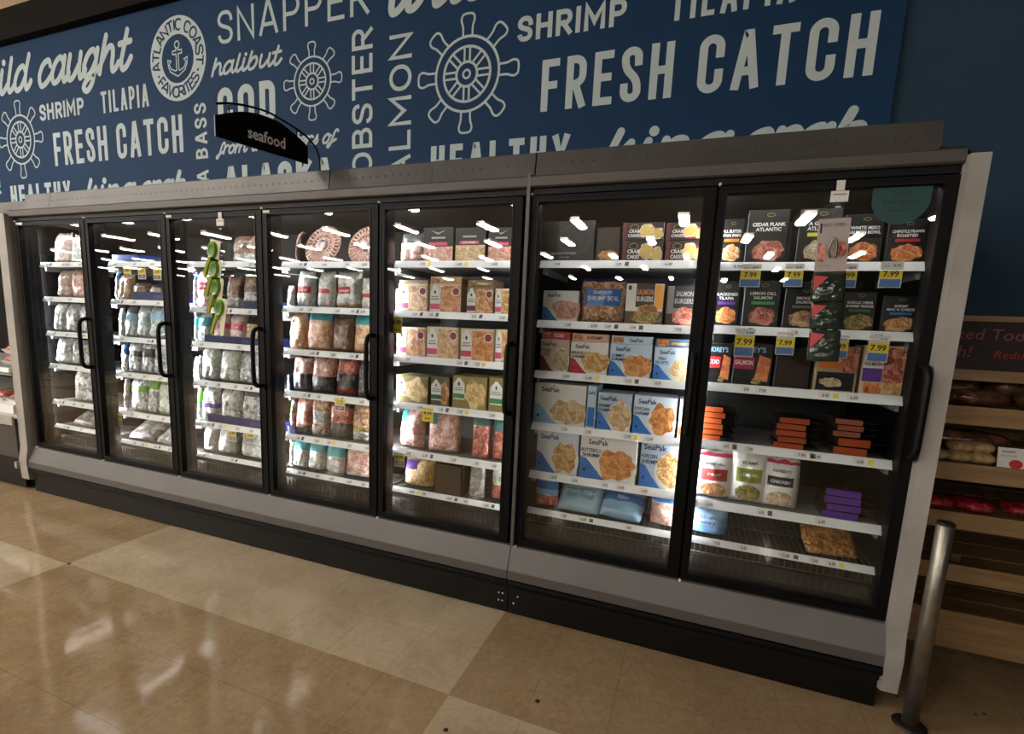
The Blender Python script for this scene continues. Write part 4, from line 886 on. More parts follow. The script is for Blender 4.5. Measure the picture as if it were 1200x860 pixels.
CART = {
 'bluecarton': (NAVYT, [('r', .1, .2, .9, .6, BLUE)]),
 'blackpink': (K, [('r', .02, .02, .98, .46, P_['pinkfood']), ('r', .20, .49, .80, .58, PINK), ('r', .28, .68, .74, .73, GREYI), ('p', [(.25, .92), (.5, .84), (.75, .92), (.5, .80)], GREYI)]),
 'blackpink2': (K, [('r', .02, .02, .98, .50, P_['rings']), ('r', .16, .53, .78, .62, PINK), ('r', .26, .72, .70, .77, GREYI), ('t', 'RAW SHRIMP', .47, .555, .05, WH, True, .5)]),
 'creamside': (CREAMI, [('r', .1, .1, .9, .5, P_['pinkfood'])]),
 'creampink': cream(PINK, P_['fried']), 'creampink2': cream(PINK, P_['friedo']), 'creamdim': cream(MAR, P_['pasta'], ink((140, 118, 88))),  # creamdim: the carton's shade is put into darker card and strip
 'creamgreen0': (OLIVE, [('e', .62, .50, .34, .42, P_['yellow'])]+house(.03, .30, .25, .92, GREYI)), 'creamgreendim': (ink((96, 88, 66)), [('e', .72, .45, .25, .4, P_['burger'])]+house(.02, .55, .2, .9, ink((60, 110, 70)))),  # creamgreendim: shade on the olive carton painted into its colours
 'creamgreen': (OLIVE, [('e', .66, .46, .31, .42, P_['yellow'])]+house(.03, .36, .28, .94, ink((70, 150, 90)))), 'creamgreen2': (OLIVE, [('e', .8, .46, .28, .42, P_['yellow'])]+house(.06, .54, .22, .9, ink((70, 150, 90)))),
 'blackbig': (K, [('e', .62, .55, .34, .36, ink((44, 40, 38))), ('e', .62, .56, .29, .30, ink((24, 22, 22))), ('t', 'SEAFOOD ENTREES', .42, .20, .055, GREYI, True, .7), ('r', .05, .02, .8, .05, GREYI), ('t', 'wild caught', .45, .12, .04, GREYI, False, .6)]),
 'darkbrown': (ink((46, 34, 28)), [('e', .5, .2, .4, .16, P_['burger'])]),
 'pastry': pastry(0), 'pastryup': pastry(1), 'pastry2': pastry(0), 'pastry2up': pastry(1),
 'seapink': sea(WH, '', P_['pinkfood'], lines=('', ), bluepart=True), 'burger': (WH, [('r', .27, .44, .76, 1, ink((64, 50, 44))), ('t', 'SALMON', .51, .74, .13, ink((222, 150, 100)), True, .44), ('t', 'BURGERS', .51, .58, .12, WH, True, .44), ('r', .78, .4, 1, .98, ink((238, 170, 80))), ('r', 0, 0, 1, .34, ink((92, 76, 52))), ('e', .60, .28, .36, .24, P_['burger']), ('e', .60, .17, .38, .10, P_['veg']), ('e', .1, .9, .05, .06, DKG)]),
 'burgerdim': (ink((126, 120, 114)), [('r', .2, .46, .86, 1, ink((50, 44, 40))), ('t', 'SALMON', .51, .76, .12, GREYI, True, .5), ('t', 'BURGERS', .51, .58, .12, GREYI, True, .55), ('r', 0, 0, 1, .32, ink((60, 50, 40))), ('e', .56, .26, .4, .22, P_['redfish'])]),  # burger carton again, its shade worked into greyer print
 'seacod': sea(ink((206, 186, 162)), '', P_['mash'], ink((70, 40, 36)), ('BATTERED', 'COD'), MAR, fe=(.74, .40, .26, .40)),
 'seared': sea(WH, '', P_['fried'], ink((90, 40, 40)), ('BREADED', 'SHRIMP'), REDI, fe=(.66, .40, .34, .36)),
 'seablue': sea(LBLUE, '', P_['friedo'], NAVY, ('JUMBO', 'SHRIMP'), BLUE, fe=(.66, .38, .34, .36)),
 'sealight': sea(LBLUE, '', P_['rings'], NAVY, ('FISH', 'FILLETS'), BLUE, fe=(.72, .36, .30, .36)),
 'seawhite': sea(WH, '', P_['rings'], NAVY, (), SKY, fe=(.66, .34, .33, .32)), 'seaspine': (LBLUE, [('r', .1, .05, .9, .5, BLUE), ('t', 'SeaPak', .5, .8, .08, NAVYT, True, .8)]),
 'seascampi': sea(ink((188, 204, 216)), '', P_['rings'], NAVY, ('SHRIMP', 'SCAMPI'), BLUE, fe=(.68, .40, .32, .42)), 'seapop': sea(ink((214, 228, 240)), '', P_['friedo'], NAVY, ('POPCORN', 'SHRIMP'), BLUE, fe=(.68, .42, .31, .40)), 'seaspine2': (WH, [('r', .1, .1, .9, .3, ORA)]),
 'seafillet': sea(ink((214, 228, 240)), '', P_['fried'], NAVY, (), BLUE, fe=(.68, .40, .32, .38)), 'seabutter': sea(WH, '', P_['friedo'], NAVY, ('BUTTERFLY', 'SHRIMP'), BLUE, fe=(.66, .38, .33, .38)), 'seapop2': sea(ink((190, 208, 224)), '', P_['fried'], NAVY, ('POPCORN', 'SHRIMP'), BLUE, fe=(.68, .42, .31, .38)),
 'meal1': meal(ORA, 'ALL BUTTER', P_['pasta'], 'PAN PAN'), 'meal2': meal(None, 'CEDAR PLANK', P_['redfish'], 'ATLANTIC'), 'meal3': meal(ink((196, 200, 40)), 'A GARLIC', P_['mash'], 'ATLANTIC'), 'meal4': meal(None, 'WHITE MISO', P_['stew'], 'SALMON BOWL'), 'meal5': meal(REDI, 'CHIPOTLE PRAWN', P_['stew'], 'ROASTED'),
 'meal6': meal(PURP, 'BLACKENED', P_['stew'], 'TILAPIA'), 'meal7': meal(ink((60, 150, 70)), 'LEMON DILL', P_['redfish'], 'SALMON'), 'meal8': meal(ink((120, 116, 110)), 'SMOKED', P_['crab'], 'SALMON'), 'meal9': meal(ink((70, 110, 50)), 'GARLIC HERB', P_['veg'], 'SHRIMP PENNE'), 'meal10': meal(BLUE, 'SHRIMP', P_['pasta'], 'MAC N CHEESE'),
 'morey1': morey(REDI, 'COD'), 'morey2': morey(ink((168, 30, 70)), 'SALMON'), 'darkplain': (ink((34, 24, 20)), [('r', .1, .1, .9, .7, ink((48, 30, 24)))]),
 'window': (ink((170, 150, 120)), [('r', .06, .05, .94, .44, K), ('r', .1, .52, .62, .80, ORA), ('r', .64, .45, .98, .97, P_['redfish']), ('t', 'STUFFED', .36, .66, .07, WH, True, .45), ('e', .4, .22, .26, .10, P_['mash'])]),
 'fillets': (ink((214, 196, 160)), [('r', .48, .28, .98, .97, P_['redfish']), ('r', .02, .28, .47, .55, PURP), ('r', .02, .55, .47, .80, WH), ('t', 'ATLANTIC', .245, .70, .06, NAVY, True, .4), ('t', 'SALMON', .245, .60, .06, NAVY, True, .4), ('r', .08, .05, .5, .26, P_['salmonfillet']), ('r', .55, .05, .92, .28, P_['fried'])]),
}
B = lambda m, bands=(), label=None, txt=(): (P_[m] if isinstance(m, str) else m, bands, label, txt)
BAGS = {
 'prawn': B('prawn'), 'prawn2': B('pinkprawn'), 'frost': B('frost'), 'frost2': B('frost', [(.85, 1, GREYI)]), 'silver': B('silver'), 'silver2': B('silver', [(.86, 1, WH)]), 'silver3': B('silver', [(.0, .06, GREYI)]), 'greybag': B('grey'), 'greybag2': B('grey', [(.84, 1, DKG)]), 'clearbag': B('clear'),
 'silverblue': B('silver', [(.72, 1, BLUE)]), 'tan': B('tan'), 'brown': B('brown'), 'brown2': B('brown', [(.8, 1, DKB)]), 'brown3': B('tan', [(.75, 1, DKB)]), 'palegreen': B('palegreen'), 'palegreen2': B('palegreen', [(.82, 1, GRN)]), 'bluemid': B('aqua', [(.50, .72, SKY), (.72, 1, ink((90, 84, 90)))]), 'bluemid2': B('aqua', [(.55, .75, SKY)]), 'aqua': B('aqua', [(.8, 1, ink((190, 214, 214)))]),
 'bluetop': B('silver', [(.55, .95, BLUE)], (.2, .6, .6, .85, WH)), 'greyband': B('silver', [(.52, .68, DKG)]), 'greyband2': B('silver', [(.5, .72, DKG)]), 'rosy': B('rosy', [(.8, 1, ink((150, 150, 180)))]), 'greenband': B('silver', [(.56, .74, GRN)]), 'greentop': B('silver', [(.70, .95, GRN)]),
 'pinkred': B('rosy', (), (.05, .42, .95, .62, ink((214, 60, 96))), (('SHRIMP', .5, .48, .07, WH, True, .7),)), 'pinkred2': B('rosy', (), (.55, .5, 1, .66, ink((214, 60, 96)))), 'dimprawn': B('brown', [(.0, .3, P_['grey'])]), 'dimprawn2': B('grey', [(.5, 1, P_['brown'])]),
 'tealmid': B('silver', [(.48, .72, TEAL)]), 'tealmid2': B('aqua', [(.50, .80, TEAL)]), 'greensilver': B('palegreen', [(.0, .3, P_['silver'])]), 'greensilver2': B('palegreen', [(.86, 1, GREYI)]), 'greenbright': B('silver', [(.42, .86, ink((110, 210, 60)))]), 'purpleprint': B('silver', [(.38, .48, PURP)]),
 'whitered': B('frost', (), (.08, .36, .92, .54, REDI), (('SHRIMP', .5, .42, .07, WH, True, .7),)), 'whitered2': B('frost', (), (.1, .36, .8, .53, REDI)), 'whitered3': B('frost', [(0, .12, P_['tan'])], (.1, .36, .7, .54, REDI), (('SHRIMP', .4, .42, .07, WH, True, .5),)),
 'orangeshrimp': B('orange'), 'tealtop': B('orange', [(.72, 1, TEAL)]), 'tealtop2': B('orange', [(.70, .92, TEAL)]), 'pinkdark': B('darkbag', [(.52, .93, P_['pinkprawn'])]), 'pinkdark2': B('darkbag', [(.45, .93, P_['pinkprawn'])]), 'pinkdark3': B('darkbag', [(.55, .92, P_['red']), (.05, .2, ink((120, 30, 34)))]), 'dim': B('dim'),
 'greenwhite': B('frost', [(.6, .82, ink((130, 170, 90))), (0, .2, NAVYT)]), 'redshrimp': B('red', [(0, .24, P_['dim'])]), 'redsilver': B('crab', [(.3, .6, P_['silver']), (0, .2, P_['grey'])]), 'redshrimp2': B('darkbag', [(.35, .75, P_['red'])]), 'redgreen': B('crab', [(0, .22, P_['grey']), (.22, .4, P_['veg'])]),
 'yellowtop': B('frost', [(.72, .9, YELI)]), 'tealwhite': B('frost', [(.62, .95, TEAL)]), 'tealwhite2': B('frost', [(.6, .96, ink((96, 190, 200)))]), 'tealwhite3': B('frost', [(.55, .85, ink((96, 190, 200)))]), 'pinkslump': B('pinkprawn', [(0, .2, P_['frost'])]),
 'redwhitebag': B('pinkprawn', [(.62, 1, DKG), (.5, .62, WH)]), 'pinkteal': B('pinkprawn', (), (0, .62, .42, .92, TEAL)), 'pinkteal2': B('pinkprawn', (), (0, .62, .34, .90, TEAL)), 'pinktealdim': B('red', [(.75, 1, ink((40, 90, 92)))]), 'pinktealdim2': B('red', [(.62, .85, ink((50, 120, 122)))]),  # pinktealdim pair: shade put in by red fill and darker teal
 'yellowshrimp': B('yellow', (), (.0, .62, .5, .92, PURP)), 'greenred': B('palegreen', [(0, .42, P_['red'])]),
 'boil': B('crab', [(.93, 1, NAVYT)], (.06, .38, .94, .76, BLUE), (('SEAFOOD', .5, .64, .07, WH, True, .6), ('SHRIMP BOIL', .52, .49, .10, WH, True, .72))),
 'fishbag': B('red', [(.35, 1, SKY), (.55, .8, BLUE)]), 'fishbag2': B(ink((176, 206, 220)), (), (.15, .3, .85, .6, ink((130, 176, 200))), (('TWO FISH', .5, .42, .13, WH, True, .7),)), 'fishbag3': B(ink((150, 190, 216)), [(.5, .8, BLUE)], None, (('FISH', .5, .58, .13, WH, True, .6),)), 'fishbag4': B('pinkprawn', [(.55, 1, ink((190, 222, 236))), (.60, .72, BLUE)], None, (('Fish', .5, .75, .10, BLUE, True, .6),)),
 'pouchred': B(WH, [(0, .06, ink((196, 190, 180))), (.86, .92, ink((200, 60, 90)))], (.17, .38, .83, .62, ink((196, 70, 72))), (('MARINARA', .5, .70, .055, DKG, True, .7), ('SHRIMP', .5, .48, .06, WH, True, .5))),
 'pouchgreen': B(WH, (), (.17, .38, .83, .64, ink((150, 164, 70))), (('SCAMPI', .5, .70, .055, DKG, True, .7), ('LEMON', .5, .48, .06, WH, True, .5))),
 'pouchblack': B(WH, [(.86, .93, ink((200, 60, 90)))], (.17, .42, .83, .64, ink((50, 56, 56))), (('ALFREDO', .5, .72, .055, DKG, True, .7), ('CHICKEN', .5, .50, .06, WH, True, .5))),
 'pouchblue': B(ink((150, 184, 214)), [(.0, .35, ink((110, 160, 204)))], None, (('WILD FISH', .45, .62, .11, NAVY, True, .7), ('PORTIONS', .45, .42, .10, NAVY, True, .6))), 'brownlay': B('burger'),
}
POUCHFOOD = {'pouchred': 'pasta', 'pouchgreen': 'veg', 'pouchblack': 'mash'}
SHRIMP = C('cooked_shrimp', (184, 122, 102), (240, 208, 192), 110); SHRIMPT = C('ring_shrimp_pale', (170, 128, 110), (232, 200, 186), 90)
def shrimp_mesh():
    pts, rad = [], []
    for i in range(9):
        a = math.radians(-60+i*26); pts.append((.016*math.cos(a), 0, .022*math.sin(a))); rad.append(.0085*(1-i*.085))
    mb = MB(); mb.tube(pts, rad, SHRIMP, 7)
    tl = pts[-1]; mb.add([tl, (tl[0]-.010, .003, tl[2]-.010), (tl[0]-.012, -.002, tl[2]+.004)], [(0, 1, 2)], SHRIMP); return mb
def platter(wd, h, kind, label, loc, grp):
    """round clear party platter standing on edge, shrimp fanned round a cup of sauce"""
    R = h*.56 if kind != 'edge' else h*.5; t = thing('shrimp_ring_platter', label, 'shrimp platter', loc, (math.radians(-20), 0, 0), grp)
    m = MB(); n = 40
    prof = [(.0, .0), (R*.97, .0), (R, -.012), (R*1.0, -.016), (R*.96, -.004)]
    vs_ = [(r*math.cos(2*math.pi*k/n), .020+y, R+r*math.sin(2*math.pi*k/n)) for r, y in prof for k in range(n)]
    m.add(vs_, [(i*n+k, i*n+(k+1) % n, (i+1)*n+(k+1) % n, (i+1)*n+k) for i in range(len(prof)-1) for k in range(n)], plain('tan_tray', (62, 44, 38), .3)); m.build('tray', t)
    c = MB(); q = []
    for r, y in [(.026, .018), (.034, -.014), (.030, -.014), (.028, -.004), (0.001, -.004)]: q += [(r*math.cos(2*math.pi*k/20), y, R+r*math.sin(2*math.pi*k/20)) for k in range(20)]
    c.add(q, [(i*20+k, i*20+(k+1) % 20, (i+1)*20+(k+1) % 20, (i+1)*20+k) for i in range(4) for k in range(20)], C('sauce_cup', (170, 140, 140), (225, 205, 205), 30), True); c.build('sauce_cup', t)
    src = None
    for ring, (rr, nn) in enumerate(((R*.80, 30), (R*.50, 20))):
        for k in range(nn):
            a = 2*math.pi*k/nn
            if src is None: o = src = shrimp_mesh().build('shrimp', t)
            else: o = src.copy(); COL.objects.link(o); o.parent = t
            o.location = (rr*math.cos(a), .004, R+rr*math.sin(a)); o.rotation_euler = (0, -a+math.pi*.5+.3, 0); sc = R/.115*(1.25 if ring == 0 else 1.0); o.scale = (sc,)*3
    return t
def tray(wd, h, dp, col):
    mb = MB(); x = wd/2; e = .006
    mb.box(-x, x, 0, dp, 0, .006, col); mb.box(-x, x, 0, e, .006, h, col); mb.box(-x, x, dp-e, dp, .006, h*1.15, col)
    for s in (-1, 1): mb.add([(s*x, 0, 0), (s*x, dp, 0), (s*x, dp, h*1.15), (s*x, 0, h), (s*(x-e), 0, 0), (s*(x-e), dp, 0), (s*(x-e), dp, h*1.15), (s*(x-e), 0, h)], [(0, 1, 2, 3), (4, 5, 6, 7), (3, 2, 6, 7), (0, 3, 7, 4)], col)
    return mb
ORD = ['first', 'second', 'third', 'fourth', 'fifth', 'sixth', 'seventh']
SHN = ['top', 'second', 'third', 'fourth', 'fifth', 'lowest']
def where(d, s): return 'on the %s shelf behind the %s freezer door' % (SHN[s-1], ORD[d-1])
NAMEOF = {'bag': ('frozen_food_bag', 'frozen food bag'), 'lay': ('frozen_food_bag', 'frozen food bag'), 'box': ('frozen_food_carton', 'food carton'), 'tray': ('display_tray', 'tray')}
TOP = {}
def stock():
    for idx, (d, s, look, kind, sch, xc, wd, h) in enumerate(ITEMS):
        z = RAILZ[d][s-1]+.0105; grp = '%s shelf of the %s freezer door' % (SHN[s-1], ORD[d-1]); lab = look+' '+where(d, s)
        lo, hi = hx(d)+.018, hx(d)+.752
        a, b = max(lo, xc-wd/2), min(hi, xc+wd/2); xc, wd = (a+b)/2, max(.02, b-a)
        if kind == 'ring':
            pt = platter(wd, h, sch, lab, (xc+.01, PFRONT+(.02 if sch != 'edge' else .10), z), grp)
            if sch == 'edge': pt.rotation_euler = (math.radians(-8), 0, math.radians(-66))
            continue
        if kind == 'bag':
            m, bands, label, txt = BAGS[sch]; dp = min(.085, max(.03, wd*.55)); h = max(h, .05)
            mb = bag(wd, h, dp, m, bands, label, txt, idx)
            o = mb.build('frozen_food_bag', loc=(xc, PFRONT+dp/2+.008, z+.004), rot=(math.radians(-4), 0, math.radians(((idx*37) % 13)-6)))
            if sch in POUCHFOOD:
                g = MB(); pts = [((.33*math.cos(2*math.pi*k/24))*wd, (.20+.14*math.sin(2*math.pi*k/24))*h) for k in range(24)]
                g.add([(p, -dp*.56-.004, q) for p, q in pts]+[(0, -dp*.56-.013, .2*h)], [(k, (k+1) % 24, 24) for k in range(24)], P_[POUCHFOOD[sch]], True); g.build('food_picture', o)
        elif kind == 'lay':
            m, bands, label, txt = BAGS[sch]; ln = max(h*1.25, .16)
            mb = bag(wd, ln, min(.06, h*.6), m, bands, label, txt, idx)
            o = mb.build('frozen_food_bag', loc=(xc, PFRONT+.03, z+.004), rot=(math.radians(-52), 0, math.radians(((idx*29) % 17)-8)))
        elif kind == 'tray':
            col = {'blue': ink((56, 84, 170)), 'navy': NAVYT, 'brownbox': ink((74, 60, 46))}[sch]
            o = tray(wd, h*(.7 if sch != 'brownbox' else 1), .26, col).build('display_tray', loc=(xc, PFRONT, z))
        else:
            body, art = CART[sch]; zz = z
            if sch.startswith('sea'): h *= .95
            if sch.endswith('up'): zz = z+TOP[(d, s, sch[:-2])]; h = h-TOP[(d, s, sch[:-2])]
            art = [a for a in art if not (a[0] == 't' and a[1] == '')]
            o = carton(wd-.003, h, .15, body, art).build('frozen_food_carton', loc=(xc, PFRONT+.004, zz), rot=(0, 0, math.radians(((idx*31) % 5)-2)*.6))
            TOP[(d, s, sch)] = h+.001
        tag(o, lab, NAMEOF[kind][1], grp)
stock()
# low navy shelf trays that the bags stand in
for d, s, xa, xb, h, lb in [(2, 2, 1.0, 1.34, .062, 'navy tray under brown bags'), (3, 2, 1.98, 2.25, .055, 'navy tray under prawn bags'), (3, 3, 1.66, 2.20, .052, 'navy tray under teal bag'), (3, 5, 1.66, 2.27, .060, 'navy tray under crinkled bags'), (4, 5, 2.335, 2.40, .05, 'navy tray corner')]:
    m = MB(); w_ = xb-xa; x = w_/2; e = .004
    m.box(-x, x, 0, e, 0, h, NAVYT); m.box(-x, -x+e, e, .20, 0, h, NAVYT); m.box(x-e, x, e, .20, 0, h, NAVYT); m.box(-x, x, e, .20, 0, .0015, NAVYT)
    m.flat([(x*.2, h*.25), (x*.75, h*.25), (x*.75, h*.7), (x*.2, h*.7)], -.0006, ink((60, 70, 140)))
    tag(m.build('display_tray', loc=((xa+xb)/2, PFRONT-.012, RAILZ[d][s-1]+.0105)), lb+' '+where(d, s), 'tray', 'navy shelf trays')
# packs of fish fillets lying in piles
def fish_pack(lab, loc, wd, h, edge, film, grp, rz=0):
    mb = MB(); x = wd/2
    mb.box(-x, x, -.002, .006, h*.08, h*.92, edge); mb.box(-x*.98, x*.98, .006, .16, h*.05, h*.95, film)
    t = mb.build('fish_fillet_pack', loc=loc, rot=(0, 0, rz)); tag(t, lab, 'fish pack', grp)
    e = MB(); e.box(x, x+.055, .012, .15, h*.42, h*.55, plain('dark_film', (40, 34, 30), .15)); e.build('film_edge', t)
FILM = plain('dark_fillet_film', (58, 40, 30), .15, coat=.6)
def pile(d, s, xc, wd, h0, h1, n, edge, what, side):
    z = RAILZ[d][s-1]+.0105; hh = (h1-h0)/n
    for k in range(n):
        fish_pack('%s fish pack, %s of the pile %s' % (what, ['bottom', 'second', 'third', 'fourth', 'fifth', 'top'][k] if k < n-1 or n == 1 else 'top', side), (xc+.006*math.sin(k*2.3+xc), PFRONT+.01, z+h0+k*hh), wd*(1-.04*(k % 2)), hh*.96, edge, FILM, 'fish packs behind the seventh door', .05*math.sin(k*1.7))
OE = ink((168, 74, 32)); OE2 = ink((150, 84, 60))
pile(7, 4, 4.728, .088, 0, .152, 6, OE, 'orange-edged', 'hard against the sixth freezer door'); pile(7, 4, 5.04, .11, 0, .136, 5, OE, 'orange-edged', 'in middle of fourth shelf')
pile(7, 4, 5.262, .115, 0, .074, 2, OE, 'bright orange-edged', 'nearest the white end panel'); pile(7, 4, 5.242, .093, .076, .152, 3, OE2, 'dull salmon-edged', 'nearest the white end panel')
pile(7, 5, 5.259, .127, 0, .127, 4, PURP, 'purple-edged', 'on fifth shelf')
# cartons lying flat on top of the standing ones
FLAT = [(6, 3, 'seacod', 'red lid carton lying on maroon cod carton', REDI, 'COD'), (6, 3, 'seared', 'peach carton lying on white and red shrimp carton', ink((224, 176, 140)), 'SHRIMP'), (6, 3, 'seablue', 'pale carton lying on blue breaded shrimp carton', LBLUE, 'SeaPak'), (6, 3, 'sealight', 'steel blue carton lying on pale blue fish carton', ink((90, 120, 150)), ''),
        (5, 2, 'creampink', 'clear-lidded shrimp tray lying on cream carton', ink((176, 150, 124)), ''), (5, 2, 'creampink2', 'shrimp carton lying on cream red-dip carton', ink((196, 160, 116)), ''), (5, 2, 'creamdim', 'brown carton lying on shadowed cream carton', ink((120, 98, 70)), '')]
for d, s, sch, lab, col, tx in FLAT:
    it = [i for i in ITEMS if i[0] == d and i[1] == s and i[4] == sch][0]; z = RAILZ[d][s-1]+.0105+TOP[(d, s, sch)]
    art = [('r', .04, .15, .3, .85, P_['friedo'] if d == 6 else P_['burger'])]+([('t', tx, .62, .3, .45, NAVY if col != REDI else WH, True, .5)] if tx else [('r', .35, .3, .9, .6, P_['fried'])])
    tag(carton(it[6]-.006, .036, .14, col, art).build('frozen_food_carton', loc=(it[5], PFRONT+.010, z)), lab+', %s door' % ORD[d-1], 'food carton', 'cartons lying flat on others')

# hanging paper price tags
TAGS = [(7,'yb',4.811,.076,1.72,1.628),(7,'yb',4.968,.066,1.72,1.631),(7,'yb',5.151,.062,1.72,1.63),(7,'yb',5.29,.072,1.729,1.632),(7,'yb',4.817,.074,1.458,1.341),(7,'yb',4.968,.067,1.451,1.358),(7,'yb',5.156,.063,1.446,1.356),(7,'yb',5.286,.068,1.452,1.351),
 (2,'yw',.994,.078,1.702,1.629),(2,'yw',1.138,.075,1.697,1.625),(2,'yw',1.285,.073,1.692,1.621),(2,'yw',.80,.056,.678,.583),(4,'yw',2.745,.072,.968,.893),(5,'y',3.123,.064,1.452,1.357),(5,'y',3.321,.067,.971,.897),(5,'yw',3.149,.066,.699,.621),(3,'yw',1.897,.067,.683,.609),(3,'yw',2.049,.065,.684,.618)]
TAGLAB = ['under black cedar salmon carton','under black carton with yellow strip','half hidden behind grey hanging card','under black carton with red strip','over black maroon-label carton','over plain dark carton','behind the dark green hanging packs','over cream tray of pink fillets',
 'over tan shrimp bag, second door','over brown bag in navy tray','over dark brown bag by handle','by slumped clear bag, second door','over red shrimp bag, fourth door','beside cream cartons, fifth door','over bulging pink prawn bag','over yellow noodle-like shrimp bag','on cloudy bag, third door, nearer spoons','on cloudy bag by third door handle']
for (d, st, x, wd, z1, z0), lb in zip(TAGS, TAGLAB):
    mb = MB(); y = .1085; h = z1-z0; mb.box(-wd/2, wd/2, 0, .0012, 0, h, WHITE)
    f = lambda a, b: (a, -.0010, b)
    if st == 'yb':
        mb.flat([(-wd/2, .35*h), (wd/2, .35*h), (wd/2, .72*h), (-wd/2, .72*h)], -.0005, YEL); mb.flat([(-wd*.46, .03*h), (wd*.46, .03*h), (wd*.46, .33*h), (-wd*.46, .33*h)], -.0005, TAGBLUE)
        text(mb, '7.99', .0, .43*h, .22*h, K, f, True, wd*.85); text(mb, '8.99', wd*.22, .80*h, .10*h, SMUDGE, f, True, wd*.4); text(mb, 'each', -wd*.25, .80*h, .08*h, SMUDGE, f, False, wd*.35)
    elif st == 'yw':
        mb.flat([(-wd/2, .5*h), (wd/2, .5*h), (wd/2, h), (-wd/2, h)], -.0005, YEL); text(mb, '4.99', 0, .6*h, .26*h, K, f, True, wd*.8); mb.flat([(-wd*.42, .1*h), (wd*.42, .1*h), (wd*.42, .42*h), (-wd*.42, .42*h)], -.0005, ink((150, 96, 90)) if d in (2, 4) else GREYI); text(mb, '5.99', 0, .17*h, .18*h, WH, lambda a, b: (a, -.0014, b), True, wd*.6)
    else:
        mb.flat([(-wd/2, 0), (wd/2, 0), (wd/2, h), (-wd/2, h)], -.0005, YEL); text(mb, '4.99', 0, .5*h, .28*h, K, f, True, wd*.8); text(mb, 'SALE', 0, .16*h, .16*h, K, f, True, wd*.7)
    kind_ = {'yb': 'yellow and blue price tag ', 'yw': 'small yellow and white price tag ', 'y': 'plain yellow price tag '}[st]
    tag(mb.build('price_tag', loc=(x, y, z0)), kind_+lb, 'price tag', 'hanging price tags')
# ------------------------------------------------------------------ clip strips hanging on the doors
def clip_strip(x, label, ztop, zbot):
    t = thing('clip_strip', label, 'clip strip', (x, -.004, ztop))
    h = MB(); h.box(-.013, .013, -.003, 0, -.035, 0, WHITE); h.box(-.013, .013, 0, .006, -.004, 0, WHITE); h.build('hook', t)
    c = MB(); c.box(-.028, .028, -.005, -.001, -.075, -.037, WHITE); c.box(-.022, .022, -.0055, -.005, -.052, -.046, GREYI); c.build('card_holder', t)
    m = MB()
    for s in (-.009, .009): m.box(s-.003, s+.003, -.004, -.0015, zbot-ztop, -.072, CLEAR)
    k = 0; z = -.09
    while z > zbot-ztop: m.box(-.009, .009, -.004, -.0015, z-.004, z, WHITE); z -= .075
    m.build('strip', t); return t
clip_strip(2.004, 'white clip strip holding green spoons on the third door', 1.998, 1.36)
LIME = plain('lime_green_plastic', (130, 176, 44), .3, coat=.4); DGREEN = plain('deep_green_plastic', (44, 100, 26), .35); YSTEM = plain('yellow_handle', (196, 168, 56), .4); PALEC = plain('pale_card', (222, 220, 190), .6)
def spoon_pack(loc, label, tilt):
    t = thing('spoon_package', label, 'spoon package', loc, (0, tilt, 0), 'green spoons on clip strip')
    c = MB(); c.poly_y([(-.03, .06), (.045, .06), (.052, .045), (.052, -.15), (.030, -.165), (.0, -.06), (-.03, -.05)], .004, .0055, PALEC); c.build('backing_card', t)
    b = MB(); n = 18
    rim = [(.034*math.cos(2*math.pi*k/n), -.004, .048*math.sin(2*math.pi*k/n)) for k in range(n)]; mid = [(.030*math.cos(2*math.pi*k/n), -.012, .043*math.sin(2*math.pi*k/n)) for k in range(n)]
    bk = [(.036*math.cos(2*math.pi*k/n), .004, .050*math.sin(2*math.pi*k/n)) for k in range(n)]
    b.add(bk+rim+mid, [(k, (k+1) % n, n+(k+1) % n, n+k) for k in range(n)]+[(n+k, n+(k+1) % n, 2*n+(k+1) % n, 2*n+k) for k in range(n)], LIME, True)
    inn = [(.022*math.cos(2*math.pi*k/n), -.008, .033*math.sin(2*math.pi*k/n)) for k in range(n)]
    b.add(mid+inn, [(k, (k+1) % n, n+(k+1) % n, n+k) for k in range(n)], LIME, True); b.add(inn+[(0, -.003, 0)], [(k, (k+1) % n, n) for k in range(n)], DGREEN, True); b.build('bowl', t)
    h = MB(); h.tube(catmull([(-.004, -.006, -.046), (-.014, -.008, -.09), (-.026, -.006, -.13), (-.030, -.004, -.165)], 4), [.012]*5+[.011]*4+[.010]*4, LIME, 8)
    h.tube(catmull([(.004, -.010, -.05), (-.006, -.012, -.09), (-.018, -.010, -.13), (-.022, -.008, -.16)], 4), .006, YSTEM, 6); h.build('handle', t); return t
for (x, z), lb in zip([(1.957, 1.785), (1.964, 1.676), (1.971, 1.573), (1.998, 1.455)], ['topmost of the four', 'second down of the four', 'third down of the four', 'lowest of the four']):
    spoon_pack((x, -.026-.004*(z < 1.5), z), 'lime green spoon package, %s on third door clip strip' % lb, math.radians(12))
clip_strip(5.064, 'white clip strip with grey card on the seventh door', 2.0, 1.36)
gc = thing('hanging_card', 'pinkish grey product card hanging from seventh door clip strip', 'card', (5.064, -.020, 1.665), (0, math.radians(-2), 0))
m = MB(); m.box(-.050, .050, 0, .006, 0, .20, plain('pinkish_card', (186, 172, 168), .5)); m.box(-.050, .050, -.0006, 0, 0, .012, K)
f = lambda a, b: (a, -.0008, b); text(m, 'EASY OPEN', 0, .172, .012, SMUDGE, f, True, .07); m.box(-.044, -.038, -.0006, 0, .15, .185, K); text(m, 'set of two', -.02, .03, .007, SMUDGE, f, False, .05); m.build('card', gc)
m = MB(); m.flat([(-.045, .05), (-.022, .045), (-.020, .11), (-.044, .115)], -.001, P_['red']); m.ell(.03, .09, .018, .028, -.001, P_['redfish'], 16); m.build('picture', gc)
